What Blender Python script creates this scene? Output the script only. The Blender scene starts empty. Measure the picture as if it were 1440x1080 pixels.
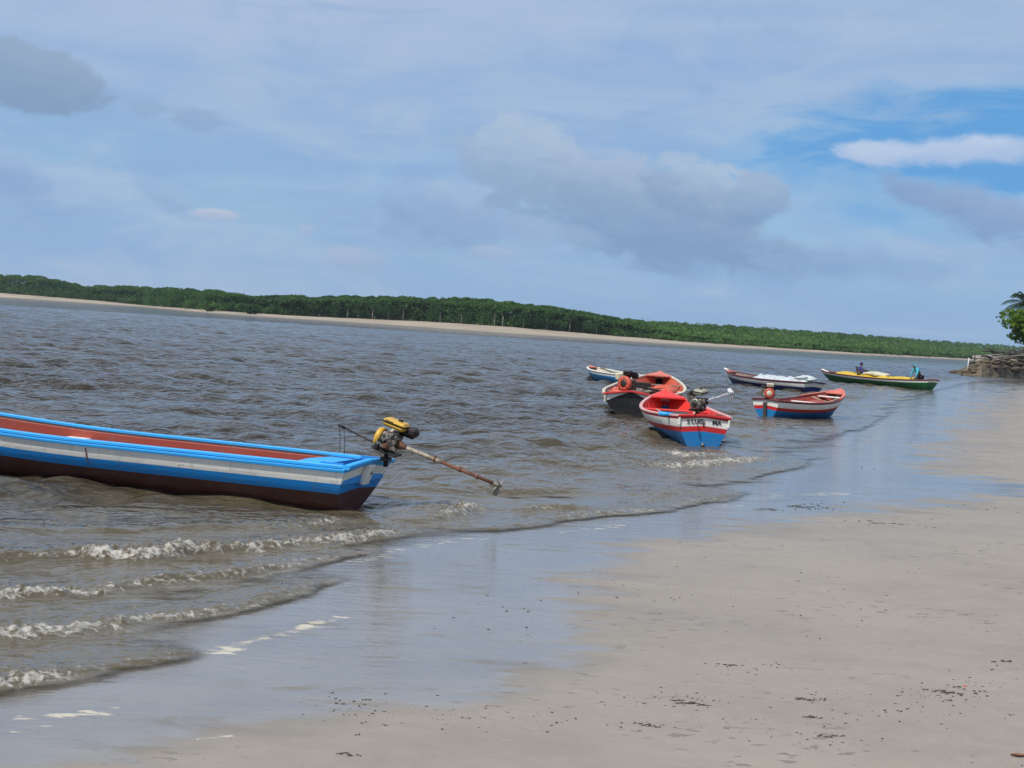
import bpy, math, random
import numpy as np
from mathutils import Vector, Matrix

R = math.radians
rng = np.random.default_rng(7)
random.seed(7)
SC = bpy.context.scene
COL = SC.collection

# ------------------------------------------------------------------ camera
CAM_H = 2.1
PITCH, ROLL, FPX = R(2.305), R(3.76), 2000.0
_F = np.array([0.0, math.cos(PITCH), -math.sin(PITCH)])
_R0 = np.array([1.0, 0.0, 0.0])
_U0 = np.array([0.0, math.sin(PITCH), math.cos(PITCH)])
_RT = math.cos(ROLL) * _R0 + math.sin(ROLL) * _U0
_UP = math.cos(ROLL) * _U0 - math.sin(ROLL) * _R0
cam_d = bpy.data.cameras.new("camera")
cam = bpy.data.objects.new("camera", cam_d)
COL.objects.link(cam)
cam_d.sensor_width = 36.0
cam_d.lens = 50.0
cam_d.clip_start = 0.1
cam_d.clip_end = 20000.0
M4 = Matrix(((_RT[0], _UP[0], -_F[0], 0.0), (_RT[1], _UP[1], -_F[1], 0.0), (_RT[2], _UP[2], -_F[2], CAM_H), (0, 0, 0, 1)))
cam.matrix_world = M4
SC.camera = cam

def ray(px, py):
    d = _F + (px - 720) / FPX * _RT - (py - 540) / FPX * _UP
    return d / np.linalg.norm(d)

def gp(px, py, z=0.0):
    """point of the level z seen at a pixel of the 1440x1080 photograph"""
    d = ray(px, py)
    t = (z - CAM_H) / d[2]
    return np.array([d[0] * t, d[1] * t, z])

def at_depth(px, py, dist):
    """point at ground distance dist along a pixel's sight line"""
    d = ray(px, py)
    t = dist / math.hypot(d[0], d[1])
    return np.array([d[0] * t, d[1] * t, CAM_H + d[2] * t])

def azel(px, py):
    d = ray(px, py)
    return math.atan2(d[0], d[1]), math.asin(d[2])

# ------------------------------------------------------------------ light, sky, exposure
SUN_EL, SUN_AZ = R(55), R(-134)      # azimuth measured from +Y towards +X: high, from the left and a little behind
sun_d = bpy.data.lights.new("sun", "SUN")
sun_d.energy = 3.7
sun_d.angle = R(0.6)
sun_d.color = (1.0, 0.955, 0.88)
sun = bpy.data.objects.new("sun", sun_d)
COL.objects.link(sun)
sv = Vector((math.sin(SUN_AZ) * math.cos(SUN_EL), math.cos(SUN_AZ) * math.cos(SUN_EL), math.sin(SUN_EL)))
sun.rotation_euler = sv.to_track_quat('Z', 'Y').to_euler()

SC.view_settings.view_transform = 'Standard'
SC.view_settings.look = 'None'
SC.view_settings.exposure = 0.12
SC.view_settings.gamma = 1.0
SC.view_settings.use_curve_mapping = False
SC.render.engine = 'CYCLES'
SC.cycles.max_bounces = 6
SC.cycles.use_denoising = True

class NT:
    """small helper to write node trees as expressions"""
    def __init__(self, tree):
        self.t = tree
        self.n = tree.nodes
        self.l = tree.links
    def node(self, kind, **kw):
        n = self.n.new(kind)
        for k, v in kw.items():
            setattr(n, k, v)
        return n
    def put(self, sock, v):
        if isinstance(v, bpy.types.NodeSocket):
            self.l.new(v, sock)
        elif v is not None:
            if isinstance(v, (tuple, list)) and sock.type == 'RGBA' and len(v) == 3:
                v = (*v, 1.0)
            sock.default_value = v
    def m(self, op, a, b=None, c=None, clamp=False):
        n = self.node('ShaderNodeMath', operation=op, use_clamp=clamp)
        self.put(n.inputs[0], a)
        if b is not None: self.put(n.inputs[1], b)
        if c is not None: self.put(n.inputs[2], c)
        return n.outputs[0]
    def ss(self, x, lo, hi):
        n = self.node('ShaderNodeMapRange', interpolation_type='SMOOTHSTEP')
        self.put(n.inputs[0], x); self.put(n.inputs[1], lo); self.put(n.inputs[2], hi)
        return n.outputs[0]
    def mix(self, f, a, b, blend='MIX'):
        n = self.node('ShaderNodeMix', data_type='RGBA', blend_type=blend)
        self.put(n.inputs[0], f); self.put(n.inputs[6], a); self.put(n.inputs[7], b)
        return n.outputs[2]
    def xyz(self, x, y, z):
        n = self.node('ShaderNodeCombineXYZ')
        self.put(n.inputs[0], x); self.put(n.inputs[1], y); self.put(n.inputs[2], z)
        return n.outputs[0]
    def scale(self, v, s):
        n = self.node('ShaderNodeMapping')
        self.put(n.inputs[0], v); n.inputs[3].default_value = s
        return n.outputs[0]
    def noise(self, v, scale, detail=4, rough=0.55, dist=0.0):
        n = self.node('ShaderNodeTexNoise')
        self.put(n.inputs['Vector'], v); n.inputs['Scale'].default_value = scale
        n.inputs['Detail'].default_value = detail; n.inputs['Roughness'].default_value = rough
        n.inputs['Distortion'].default_value = dist
        return n.outputs[0]
    def attr(self, name):
        n = self.node('ShaderNodeAttribute', attribute_name=name)
        return n.outputs['Fac']
    def obj(self):
        return self.node('ShaderNodeTexCoord').outputs['Object']

# --- world: Nishita sky with cloud layers that stand at fixed directions
world = bpy.data.worlds.new("World")
SC.world = world
world.use_nodes = True
W = NT(world.node_tree)
W.n.clear()
BG = 0.1
sky = W.node('ShaderNodeTexSky', sky_type='NISHITA')
sky.sun_disc = False
sky.sun_elevation = SUN_EL
sky.sun_rotation = SUN_AZ
sky.air_density = 1.0
sky.dust_density = 0.4
sky.ozone_density = 2.5
tc = W.node('ShaderNodeTexCoord')
sep = W.node('ShaderNodeSeparateXYZ')
W.l.new(tc.outputs['Generated'], sep.inputs[0])
AZ = W.m('ARCTAN2', sep.outputs[0], sep.outputs[1])
EL = W.m('ARCSINE', sep.outputs[2])
base_v = W.xyz(AZ, EL, 0.0)
wisp = W.noise(W.scale(base_v, (4.0, 13.0, 1.0)), 1.6, 5, 0.55, 0.4)
puff = W.noise(W.scale(base_v, (9.0, 14.0, 1.0)), 2.2, 6, 0.6, 0.3)
fine = W.noise(W.scale(base_v, (14.0, 30.0, 1.0)), 3.5, 5, 0.6)
billow = W.noise(W.scale(base_v, (10.0, 15.0, 1.0)), 3.2, 7, 0.62, 0.5)
streak_v = W.node('ShaderNodeMapping'); W.put(streak_v.inputs[0], base_v); streak_v.inputs[2].default_value = (0, 0, R(5)); streak_v.inputs[3].default_value = (3.0, 34.0, 1.0)
streak = W.noise(streak_v.outputs[0], 1.3, 5, 0.55, 0.3)

def c(*rgb):      # cloud radiance as seen, divided by the background strength
    return tuple(x / BG for x in rgb)

def blob(cx, cy, rx, ry, soft, amp, tex, tilt=0.0):
    a0, e0 = azel(cx, cy)
    du = W.m('SUBTRACT', AZ, a0); dv = W.m('SUBTRACT', EL, e0)
    ct, st = math.cos(tilt), math.sin(tilt)
    u = W.m('DIVIDE', W.m('ADD', W.m('MULTIPLY', du, ct), W.m('MULTIPLY', dv, st)), rx / FPX)
    v = W.m('DIVIDE', W.m('SUBTRACT', W.m('MULTIPLY', dv, ct), W.m('MULTIPLY', du, st)), ry / FPX)
    r = W.m('SQRT', W.m('ADD', W.m('MULTIPLY', u, u), W.m('MULTIPLY', v, v)))
    x = W.m('ADD', W.m('SUBTRACT', 1.0, r), W.m('MULTIPLY', W.m('SUBTRACT', tex, 0.5), amp))
    return W.ss(x, 0.0, soft), v

col = W.mix(1.0, sky.outputs[0], (0.80, 1.02, 1.12), 'MULTIPLY')
# low pale-blue air near the horizon
low = W.ss(EL, R(7.5), R(0.0))
col = W.mix(W.m('MULTIPLY', low, 0.9), col, c(0.250, 0.405, 0.640))
# broad thin veil over most of the sky, open in a window on the right
veil = W.ss(W.m('ADD', wisp, W.m('MULTIPLY', EL, 1.6)), 0.42, 0.74)
lay0 = W.noise(W.scale(base_v, (5.0, 16.0, 1.0)), 2.2, 6, 0.6, 0.5)
win1, _ = blob(1460, 196, 510, 104, 0.62, 1.8, lay0, R(5))
win2, _ = blob(1140, 240, 210, 62, 1.0, 1.6, puff, R(-8))
win3, _ = blob(1260, 300, 200, 50, 1.1, 1.6, puff, R(0))
win = W.m('MAXIMUM', win1, W.m('MULTIPLY', W.m('MAXIMUM', win2, win3), 0.75))
col = W.mix(W.m('MULTIPLY', win, 0.90), col, c(0.105, 0.335, 0.665))
veilm = W.m('MULTIPLY', W.m('ADD', 0.55, W.m('MULTIPLY', veil, 0.40)), W.m('SUBTRACT', 1.0, W.m('MULTIPLY', win, 0.93)))
hi = W.ss(EL, R(6.0), R(14.5))
left_w = W.ss(AZ, R(14), R(-14))
veilc = W.mix(W.m('MULTIPLY', hi, W.m('ADD', 0.35, W.m('MULTIPLY', left_w, 0.65))), c(0.285, 0.435, 0.655), c(0.475, 0.545, 0.700))
veilc = W.mix(W.m('MULTIPLY', W.ss(fine, 0.42, 0.70), 0.35), veilc, c(0.33, 0.45, 0.66))
veilc = W.mix(W.m('MULTIPLY', W.ss(streak, 0.45, 0.72), 0.55), veilc, c(0.43, 0.535, 0.700))
veilc = W.mix(W.m('MULTIPLY', W.ss(streak, 0.50, 0.28), 0.40), veilc, c(0.255, 0.405, 0.665))
lay = W.noise(W.scale(base_v, (5.0, 13.0, 1.0)), 1.7, 7, 0.6, 0.6)
veilc = W.mix(W.m('MULTIPLY', W.ss(lay, 0.47, 0.66), 0.60), veilc, c(0.425, 0.525, 0.675))
veilc = W.mix(W.m('MULTIPLY', W.ss(lay, 0.46, 0.30), 0.50), veilc, c(0.250, 0.385, 0.605))
veilm = W.m('MULTIPLY', veilm, W.m('SUBTRACT', 1.0, W.m('MULTIPLY', W.ss(EL, R(26), R(60)), 0.65)))
col = W.mix(veilm, col, veilc)
# the sky outside the photograph: broken bright cloud
out_m = W.m('MULTIPLY', W.m('MULTIPLY', W.ss(EL, R(12.5), R(20)), W.ss(EL, R(62), R(38))), W.ss(puff, 0.25, 0.60))
col = W.mix(W.m('MULTIPLY', out_m, 0.75), col, c(0.62, 0.68, 0.77))
def cloud(col, cx, cy, rx, ry, lit, shade, soft=0.5, amp=1.6, op=0.9, tex=None, tilt=0.0, lo=-0.7, hi_=0.9):
    msk, v = blob(cx, cy, rx, ry, soft, amp, tex or puff, tilt)
    k = W.ss(W.m('ADD', v, W.m('MULTIPLY', W.m('SUBTRACT', fine, 0.5), 1.2)), lo, hi_)
    cc = W.mix(k, c(*shade), c(*lit))
    return W.mix(W.m('MULTIPLY', msk, op), col, cc)
BODY, LIT, DIM = (0.232, 0.360, 0.535), (0.420, 0.525, 0.655), (0.215, 0.345, 0.540)
B2 = billow
col = cloud(col, 620, 310, 170, 60, (0.31, 0.425, 0.62), (0.25, 0.365, 0.56), 0.8, 1.8, 0.7, B2)
col = cloud(col, 1080, 365, 340, 42, (0.26, 0.38, 0.585), (0.225, 0.35, 0.56), 0.8, 1.4, 0.65)
col = cloud(col, 905, 300, 235, 82, (0.335, 0.44, 0.60), BODY, 0.40, 1.5, 0.92, B2, tilt=R(-10))
col = cloud(col, 740, 232, 115, 72, LIT, (0.280, 0.395, 0.570), 0.34, 1.5, 0.88, B2, tilt=R(-10))
col = cloud(col, 860, 262, 120, 52, (0.400, 0.495, 0.640), (0.255, 0.370, 0.54), 0.34, 1.6, 0.8, B2, tilt=R(-10))
col = cloud(col, 985, 268, 95, 48, LIT, (0.25, 0.355, 0.535), 0.30, 1.5, 0.85, B2, tilt=R(-14))
col = cloud(col, 1062, 285, 52, 42, (0.350, 0.45, 0.61), (0.225, 0.345, 0.53), 0.32, 1.5, 0.85, B2)
col = cloud(col, 960, 335, 170, 42, (0.25, 0.355, 0.54), (0.215, 0.335, 0.530), 0.6, 1.6, 0.7, B2, tilt=R(-5))
col = cloud(col, 760, 322, 120, 22, (0.34, 0.455, 0.64), (0.30, 0.42, 0.61), 0.7, 1.4, 0.7, B2, tilt=R(-8))
col = cloud(col, 42, 108, 112, 50, (0.300, 0.400, 0.545), (0.230, 0.335, 0.495), 0.24, 0.9, 0.92, B2, tilt=R(-8))
col = cloud(col, 278, 168, 52, 22, (0.29, 0.41, 0.59), (0.27, 0.39, 0.575), 0.6, 1.9, 0.7, B2, tilt=R(-12))
col = cloud(col, 212, 152, 34, 13, (0.29, 0.415, 0.595), (0.275, 0.40, 0.58), 0.6, 1.7, 0.65, B2)
col = cloud(col, 5, 255, 105, 46, (0.235, 0.36, 0.575), (0.225, 0.36, 0.59), 1.0, 1.5, 0.6, B2, tilt=R(-24))
col = cloud(col, 240, 285, 60, 20, (0.25, 0.375, 0.59), (0.25, 0.375, 0.59), 0.8, 1.8, 0.5, B2, tilt=R(-25))
col = cloud(col, 1345, 213, 190, 25, (0.54, 0.625, 0.765), (0.40, 0.515, 0.715), 0.55, 1.15, 0.92, B2, tilt=R(4))
col = cloud(col, 1235, 216, 60, 20, (0.52, 0.61, 0.75), (0.42, 0.53, 0.72), 0.6, 1.2, 0.8, B2)
col = cloud(col, 1300, 278, 70, 26, (0.27, 0.375, 0.57), (0.225, 0.335, 0.54), 0.6, 1.6, 0.8, B2, tilt=R(-22))
col = cloud(col, 1400, 305, 110, 40, (0.29, 0.385, 0.58), (0.225, 0.335, 0.54), 0.6, 1.6, 0.8, B2, tilt=R(-14))
col = cloud(col, 300, 302, 42, 10, (0.50, 0.55, 0.66), (0.38, 0.47, 0.63), 0.45, 0.9, 0.95, B2)
col = cloud(col, 500, 365, 58, 24, (0.42, 0.49, 0.63), (0.32, 0.43, 0.61), 0.6, 1.4, 0.8, B2)
col = cloud(col, 430, 325, 14, 12, (0.41, 0.49, 0.64), (0.34, 0.44, 0.63), 0.6, 1.0, 0.75, B2)
col = cloud(col, 695, 357, 48, 15, (0.42, 0.50, 0.65), (0.33, 0.44, 0.62), 0.6, 1.4, 0.75, B2)
col = cloud(col, 560, 300, 46, 18, (0.26, 0.38, 0.585), (0.25, 0.37, 0.58), 0.8, 1.6, 0.55, B2, tilt=R(-30))
col = W.mix(1.0, col, (0.915, 0.935, 0.965), 'MULTIPLY')
bg = W.node('ShaderNodeBackground')
W.put(bg.inputs[0], col)
bg.inputs[1].default_value = BG
wo = W.node('ShaderNodeOutputWorld')
W.l.new(bg.outputs[0], wo.inputs[0])

# ------------------------------------------------------------------ tags and mesh helpers
def tag(o, label=None, cat=None, group=None, kind=None):
    if label: o["label"] = label
    if cat: o["category"] = cat
    if group: o["group"] = group
    if kind: o["kind"] = kind
    return o

def link(o, parent=None):
    COL.objects.link(o)
    if parent is not None:
        o.parent = parent
    return o

def empty(name, loc, rz=0.0, rx=0.0, ry=0.0):
    o = bpy.data.objects.new(name, None)
    o.empty_display_size = 0.3
    o.location = tuple(float(v) for v in loc)
    o.rotation_euler = (rx, ry, rz)
    return link(o)

class MB:
    def __init__(self):
        self.v = []; self.f = []; self.mi = []; self.sm = []
    def add(self, verts, faces, mi=0, smooth=False):
        b = len(self.v)
        self.v.extend([tuple(map(float, p)) for p in verts])
        for f in faces:
            self.f.append(tuple(b + i for i in f)); self.mi.append(mi); self.sm.append(smooth)
        return self
    def box(self, cx, cy, cz, sx, sy, sz, mi=0, rot=None, bev=0.0):
        x, y, z = sx / 2, sy / 2, sz / 2
        b = min(bev, x * .9, y * .9, z * .9)
        if b > 0:
            vs = []
            for s3 in (-1, 1):
                for (ix, iy) in ((-1, -1), (1, -1), (1, 1), (-1, 1)):
                    vs += [(ix * x, iy * (y - b), s3 * (z - b)), (ix * (x - b), iy * y, s3 * (z - b)), (ix * (x - b), iy * (y - b), s3 * z)]
            def id_(s3, k, a): return (0 if s3 < 0 else 12) + (k % 4) * 3 + a
            fs = [tuple(id_(-1, k, 2) for k in (3, 2, 1, 0)), tuple(id_(1, k, 2) for k in range(4))]
            for k in range(4):
                a, n = k, k + 1
                # side faces: k even side y-const (between corner k and k+1)
                ax = 1 if k % 2 == 0 else 0
                fs.append((id_(-1, a, ax), id_(-1, n, ax), id_(1, n, ax), id_(1, a, ax)))
                fs.append((id_(1, a, ax), id_(1, n, ax), id_(1, n, 2), id_(1, a, 2)))
                fs.append((id_(-1, n, ax), id_(-1, a, ax), id_(-1, a, 2), id_(-1, n, 2)))
                p, q = (0, 1) if k % 2 == 0 else (1, 0)
                fs.append((id_(-1, a, p), id_(-1, a, q), id_(1, a, q), id_(1, a, p)))
                fs.append((id_(1, a, 0), id_(1, a, 1), id_(1, a, 2)))
                fs.append((id_(-1, a, 1), id_(-1, a, 0), id_(-1, a, 2)))
        else:
            vs = [(i * x, j * y, k * z) for k in (-1, 1) for (i, j) in ((-1, -1), (1, -1), (1, 1), (-1, 1))]
            fs = [(3, 2, 1, 0), (4, 5, 6, 7), (0, 1, 5, 4), (1, 2, 6, 5), (2, 3, 7, 6), (3, 0, 4, 7)]
        out = []
        for p in vs:
            p = Vector(p)
            if rot is not None: p = rot @ p
            out.append((p.x + cx, p.y + cy, p.z + cz))
        return self.add(out, fs, mi)
    def tube(self, pts, rad, n=10, mi=0, cap=True, smooth=True):
        pts = [Vector(p) for p in pts]
        rad = rad if isinstance(rad, (list, tuple)) else [rad] * len(pts)
        vs, fs = [], []
        up = Vector((0, 0, 1)) if abs((pts[-1] - pts[0]).normalized().z) < 0.9 else Vector((1, 0, 0))
        for i, p in enumerate(pts):
            t = (pts[min(i + 1, len(pts) - 1)] - pts[max(i - 1, 0)]).normalized()
            a = t.cross(up).normalized(); b = a.cross(t)
            for k in range(n):
                w = 2 * math.pi * k / n
                vs.append(p + (a * math.cos(w) + b * math.sin(w)) * rad[i])
        for i in range(len(pts) - 1):
            for k in range(n):
                k2 = (k + 1) % n
                fs.append((i * n + k, i * n + k2, (i + 1) * n + k2, (i + 1) * n + k))
        self.add(vs, fs, mi, smooth)
        if cap:
            b = len(self.v) - len(vs)
            for ring, rev in ((0, False), (len(pts) - 1, True)):
                idx = [b + ring * n + k for k in range(n)]
                self.f.append(tuple(idx if not rev else idx[::-1])[::-1] if not rev else tuple(idx)); self.mi.append(mi); self.sm.append(False)
        return self
    def lathe(self, o, axis, prof, n=16, mi=0):
        """prof: list of (distance along axis, radius)"""
        o = Vector(o); ax = Vector(axis).normalized()
        return self.tube([o + ax * d for d, r in prof], [max(r, 1e-4) for d, r in prof], n, mi)
    def grid(self, P, mi=0, smooth=True, close=False):
        """P: rows x cols array of points; mi may be a function of (row, col)"""
        nr, nc = len(P), len(P[0])
        b = len(self.v)
        for r in P:
            self.v.extend([tuple(map(float, p)) for p in r])
        for i in range(nr - 1):
            for j in range(nc - (0 if close else 1)):
                j2 = (j + 1) % nc
                self.f.append((b + i * nc + j, b + i * nc + j2, b + (i + 1) * nc + j2, b + (i + 1) * nc + j))
                self.mi.append(mi(i, j) if callable(mi) else mi); self.sm.append(smooth)
        return self
    def strip(self, pts, w, h, mi=0, side=None):
        """a rectangular bar (w across, h high) swept along points"""
        pts = [Vector(p) for p in pts]
        rows = []
        for i, p in enumerate(pts):
            t = (pts[min(i + 1, len(pts) - 1)] - pts[max(i - 1, 0)])
            t.z = 0
            t.normalize()
            a = Vector((-t.y, t.x, 0))
            k = min(w, h) * 0.22
            ring = [(w / 2, -h / 2 + k), (w / 2, h / 2 - k), (w / 2 - k, h / 2), (-w / 2 + k, h / 2), (-w / 2, h / 2 - k), (-w / 2, -h / 2 + k), (-w / 2 + k, -h / 2), (w / 2 - k, -h / 2)]
            rows.append([p + a * u + Vector((0, 0, v)) for u, v in ring])
        self.grid(rows, mi, False, close=True)
        b = len(self.v) - len(rows) * 8
        self.f.append(tuple(b + k for k in range(7, -1, -1))); self.mi.append(mi); self.sm.append(False)
        b = len(self.v) - 8
        self.f.append(tuple(b + k for k in range(8))); self.mi.append(mi); self.sm.append(False)
        return self
    def build(self, name, mats, parent=None):
        me = bpy.data.meshes.new(name)
        me.from_pydata(self.v, [], self.f)
        for m in (mats if isinstance(mats, (list, tuple)) else [mats]):
            me.materials.append(m)
        me.polygons.foreach_set("material_index", self.mi)
        me.polygons.foreach_set("use_smooth", self.sm)
        me.update()
        return link(bpy.data.objects.new(name, me), parent)

def np_mesh(name, V, F, mat, attrs=None, smooth=True, parent=None):
    """quads only"""
    me = bpy.data.meshes.new(name)
    me.vertices.add(len(V)); me.vertices.foreach_set("co", np.ascontiguousarray(V, dtype=np.float32).ravel())
    me.loops.add(F.size); me.loops.foreach_set("vertex_index", np.ascontiguousarray(F, dtype=np.int32).ravel())
    me.polygons.add(len(F))
    me.polygons.foreach_set("loop_start", np.arange(0, F.size, F.shape[1], dtype=np.int32))
    me.polygons.foreach_set("loop_total", np.full(len(F), F.shape[1], dtype=np.int32))
    me.polygons.foreach_set("use_smooth", np.full(len(F), smooth))
    me.materials.append(mat)
    me.update(calc_edges=True)
    for k, a in (attrs or {}).items():
        at = me.attributes.new(k, 'FLOAT', 'POINT')
        at.data.foreach_set("value", np.ascontiguousarray(a, dtype=np.float32).ravel())
    return link(bpy.data.objects.new(name, me), parent)

def grid_faces(nr, nc):
    i = np.arange(nr - 1)[:, None] * nc + np.arange(nc - 1)[None, :]
    return np.stack([i, i + 1, i + nc + 1, i + nc], -1).reshape(-1, 4)

def polar(az, rad):
    A, D = np.meshgrid(az, rad)
    return np.sin(A) * D, np.cos(A) * D

def smooth01(x, a, b):
    t = np.clip((x - a) / (b - a), 0, 1)
    return t * t * (3 - 2 * t)

_perm = rng.permutation(512)
_grad = rng.normal(size=(512, 2)); _grad /= np.linalg.norm(_grad, axis=1)[:, None]
def pnoise(x, y):
    xi = np.floor(x).astype(int); yi = np.floor(y).astype(int)
    xf = x - xi; yf = y - yi
    u = xf ** 3 * (xf * (xf * 6 - 15) + 10); v = yf ** 3 * (yf * (yf * 6 - 15) + 10)
    def g(ix, iy):
        h = _perm[(_perm[ix & 511] + iy) & 511]
        return _grad[h, 0] * (x - ix) + _grad[h, 1] * (y - iy)
    return (g(xi, yi) * (1 - u) + g(xi + 1, yi) * u) * (1 - v) + (g(xi, yi + 1) * (1 - u) + g(xi + 1, yi + 1) * u) * v

def poly_dist(x, y, P):
    """signed distance to an open polyline (positive on the left of its direction), with position along it"""
    P = np.asarray(P, float)
    best = np.full(x.shape, 1e18); sgn = np.ones(x.shape); par = np.zeros(x.shape)
    for i in range(len(P) - 1):
        a, b = P[i], P[i + 1]
        d = b - a; L2 = d @ d
        t = np.clip(((x - a[0]) * d[0] + (y - a[1]) * d[1]) / L2, 0, 1)
        qx = x - (a[0] + t * d[0]); qy = y - (a[1] + t * d[1])
        dd = qx * qx + qy * qy
        cr = d[0] * (y - a[1]) - d[1] * (x - a[0])
        up = dd < best
        best = np.where(up, dd, best); sgn = np.where(up, np.where(cr >= 0, 1.0, -1.0), sgn); par = np.where(up, i + t, par)
    return np.sqrt(best) * sgn, par

def densify(pts, n=6):
    """Catmull-Rom through points"""
    P = np.asarray(pts, float)
    E = np.vstack([2 * P[0] - P[1], P, 2 * P[-1] - P[-2]])
    out = []
    for i in range(1, len(E) - 2):
        for k in range(n):
            t = k / n
            p0, p1, p2, p3 = E[i - 1], E[i], E[i + 1], E[i + 2]
            out.append(0.5 * (2 * p1 + (p2 - p0) * t + (2 * p0 - 5 * p1 + 4 * p2 - p3) * t * t + (3 * p1 - p0 - 3 * p2 + p3) * t ** 3))
    out.append(P[-1])
    return np.array(out)

# ------------------------------------------------------------------ materials
MATS = {}
def new_mat(name):
    m = bpy.data.materials.new(name)
    m.use_nodes = True
    t = NT(m.node_tree)
    t.n.clear()
    t.out = t.node('ShaderNodeOutputMaterial')
    t.p = t.node('ShaderNodeBsdfPrincipled')
    t.l.new(t.p.outputs[0], t.out.inputs[0])
    return m, t

def paint(name, rgb, wear=0.35, rough=0.42, under=(0.22, 0.19, 0.16), grime=0.5, grain=True):
    """old brushed boat paint: fading, chips, run-down dirt"""
    if name in MATS: return MATS[name]
    m, t = new_mat(name)
    o = t.obj()
    fade = t.noise(t.scale(o, (1.2, 1.2, 3.0)), 2.2, 5, 0.6)
    colr = t.mix(t.m('MULTIPLY', t.ss(fade, 0.40, 0.72), 0.38), rgb, tuple(min(1, x * 0.62 + 0.05) for x in rgb))
    dirt = t.noise(t.scale(o, (7.0, 7.0, 1.3)), 2.0, 5, 0.62)
    colr = t.mix(t.m('MULTIPLY', t.ss(dirt, 0.52, 0.78), grime), colr, (0.13, 0.11, 0.085))
    chip = t.noise(o, 16.0, 6, 0.68)
    colr = t.mix(t.m('MULTIPLY', t.ss(chip, 0.635, 0.665), wear * 1.6, clamp=True), colr, under)
    t.put(t.p.inputs['Base Color'], colr)
    t.put(t.p.inputs['Roughness'], t.m('ADD', rough, t.m('MULTIPLY', fade, 0.2)))
    b = t.node('ShaderNodeBump')
    b.inputs['Strength'].default_value = 0.35
    b.inputs['Distance'].default_value = 0.012
    g = t.noise(t.scale(o, (0.6, 8.0, 9.0)), 3.0, 4, 0.6) if grain else fade
    t.put(b.inputs['Height'], t.m('ADD', g, t.m('MULTIPLY', chip, 0.5)))
    t.l.new(b.outputs[0], t.p.inputs['Normal'])
    MATS[name] = m
    return m

def metal(name, rgb, rust=0.4, rough=0.5, metallic=0.3):
    if name in MATS: return MATS[name]
    m, t = new_mat(name)
    o = t.obj()
    n = t.noise(o, 14.0, 6, 0.65)
    n2 = t.noise(o, 45.0, 4, 0.6)
    colr = t.mix(t.m('MULTIPLY', t.ss(n, 0.45, 0.62), rust), rgb, (0.13, 0.055, 0.028))
    colr = t.mix(t.m('MULTIPLY', t.ss(n2, 0.52, 0.68), 0.6), colr, (0.03, 0.027, 0.024))
    t.put(t.p.inputs['Base Color'], colr)
    t.p.inputs['Roughness'].default_value = rough
    t.p.inputs['Metallic'].default_value = metallic
    b = t.node('ShaderNodeBump'); b.inputs['Strength'].default_value = 0.5; b.inputs['Distance'].default_value = 0.006
    t.put(b.inputs['Height'], n2)
    t.l.new(b.outputs[0], t.p.inputs['Normal'])
    MATS[name] = m
    return m

def wood(name, rgb, rough=0.8):
    if name in MATS: return MATS[name]
    m, t = new_mat(name)
    o = t.obj()
    n = t.noise(t.scale(o, (1.0, 9.0, 9.0)), 3.0, 6, 0.65)
    n2 = t.noise(o, 1.3, 3, 0.5)
    colr = t.mix(t.ss(n, 0.35, 0.7), tuple(x * 1.25 for x in rgb), tuple(x * 0.5 for x in rgb))
    colr = t.mix(t.m('MULTIPLY', n2, 0.4), colr, tuple(x * 0.7 for x in rgb))
    t.put(t.p.inputs['Base Color'], colr)
    t.p.inputs['Roughness'].default_value = rough
    b = t.node('ShaderNodeBump'); b.inputs['Strength'].default_value = 0.6; b.inputs['Distance'].default_value = 0.01
    t.put(b.inputs['Height'], n)
    t.l.new(b.outputs[0], t.p.inputs['Normal'])
    MATS[name] = m
    return m

def cloth(name, rgb, rough=0.75):
    if name in MATS: return MATS[name]
    m, t = new_mat(name)
    o = t.obj()
    n = t.noise(o, 5.0, 5, 0.6)
    t.put(t.p.inputs['Base Color'], t.mix(t.ss(n, 0.35, 0.7), rgb, tuple(x * 0.7 for x in rgb)))
    t.p.inputs['Roughness'].default_value = rough
    b = t.node('ShaderNodeBump'); b.inputs['Strength'].default_value = 0.6; b.inputs['Distance'].default_value = 0.04
    t.put(b.inputs['Height'], t.noise(o, 9.0, 4, 0.6))
    t.l.new(b.outputs[0], t.p.inputs['Normal'])
    MATS[name] = m
    return m

def foliage(name, dark, light, transl=0.25, vary=True):
    if name in MATS: return MATS[name]
    m, t = new_mat(name)
    tint = t.attr("tint")
    colr = t.mix(tint, dark, light)
    d = t.node('ShaderNodeBsdfDiffuse'); t.put(d.inputs[0], colr)
    tr = t.node('ShaderNodeBsdfTranslucent'); t.put(tr.inputs[0], t.mix(0.5, colr, (light[0] * 1.2, light[1] * 1.2, light[2] * 0.5)))
    mx = t.node('ShaderNodeMixShader'); mx.inputs[0].default_value = transl
    t.l.new(d.outputs[0], mx.inputs[1]); t.l.new(tr.outputs[0], mx.inputs[2])
    t.l.new(mx.outputs[0], t.out.inputs[0])
    t.n.remove(t.p)
    MATS[name] = m
    return m

# ------------------------------------------------------------------ shoreline of the near beach
SHORE_PX = [(0, 1030), (200, 948), (350, 895), (480, 828), (535, 775), (580, 768), (700, 752), (830, 738), (960, 714), (1060, 690), (1110, 668), (1150, 640), (1200, 614), (1245, 592), (1290, 562), (1330, 546), (1385, 538), (1440, 536.5)]
SHORE = [(-30, -60), (-11, -16), (-6.6, -3), (-4.6, 2.2), (-3.4, 5.2)] + [tuple(gp(*p)[:2]) for p in SHORE_PX]
SHORE += [(62, 150), (90, 165), (200, 190), (600, 260)]
SHORE = densify(SHORE, 5)          # land lies to the right of its direction

def shore_dist(x, y):
    d, p = poly_dist(x, y, SHORE)
    return -d                      # positive inland

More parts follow.
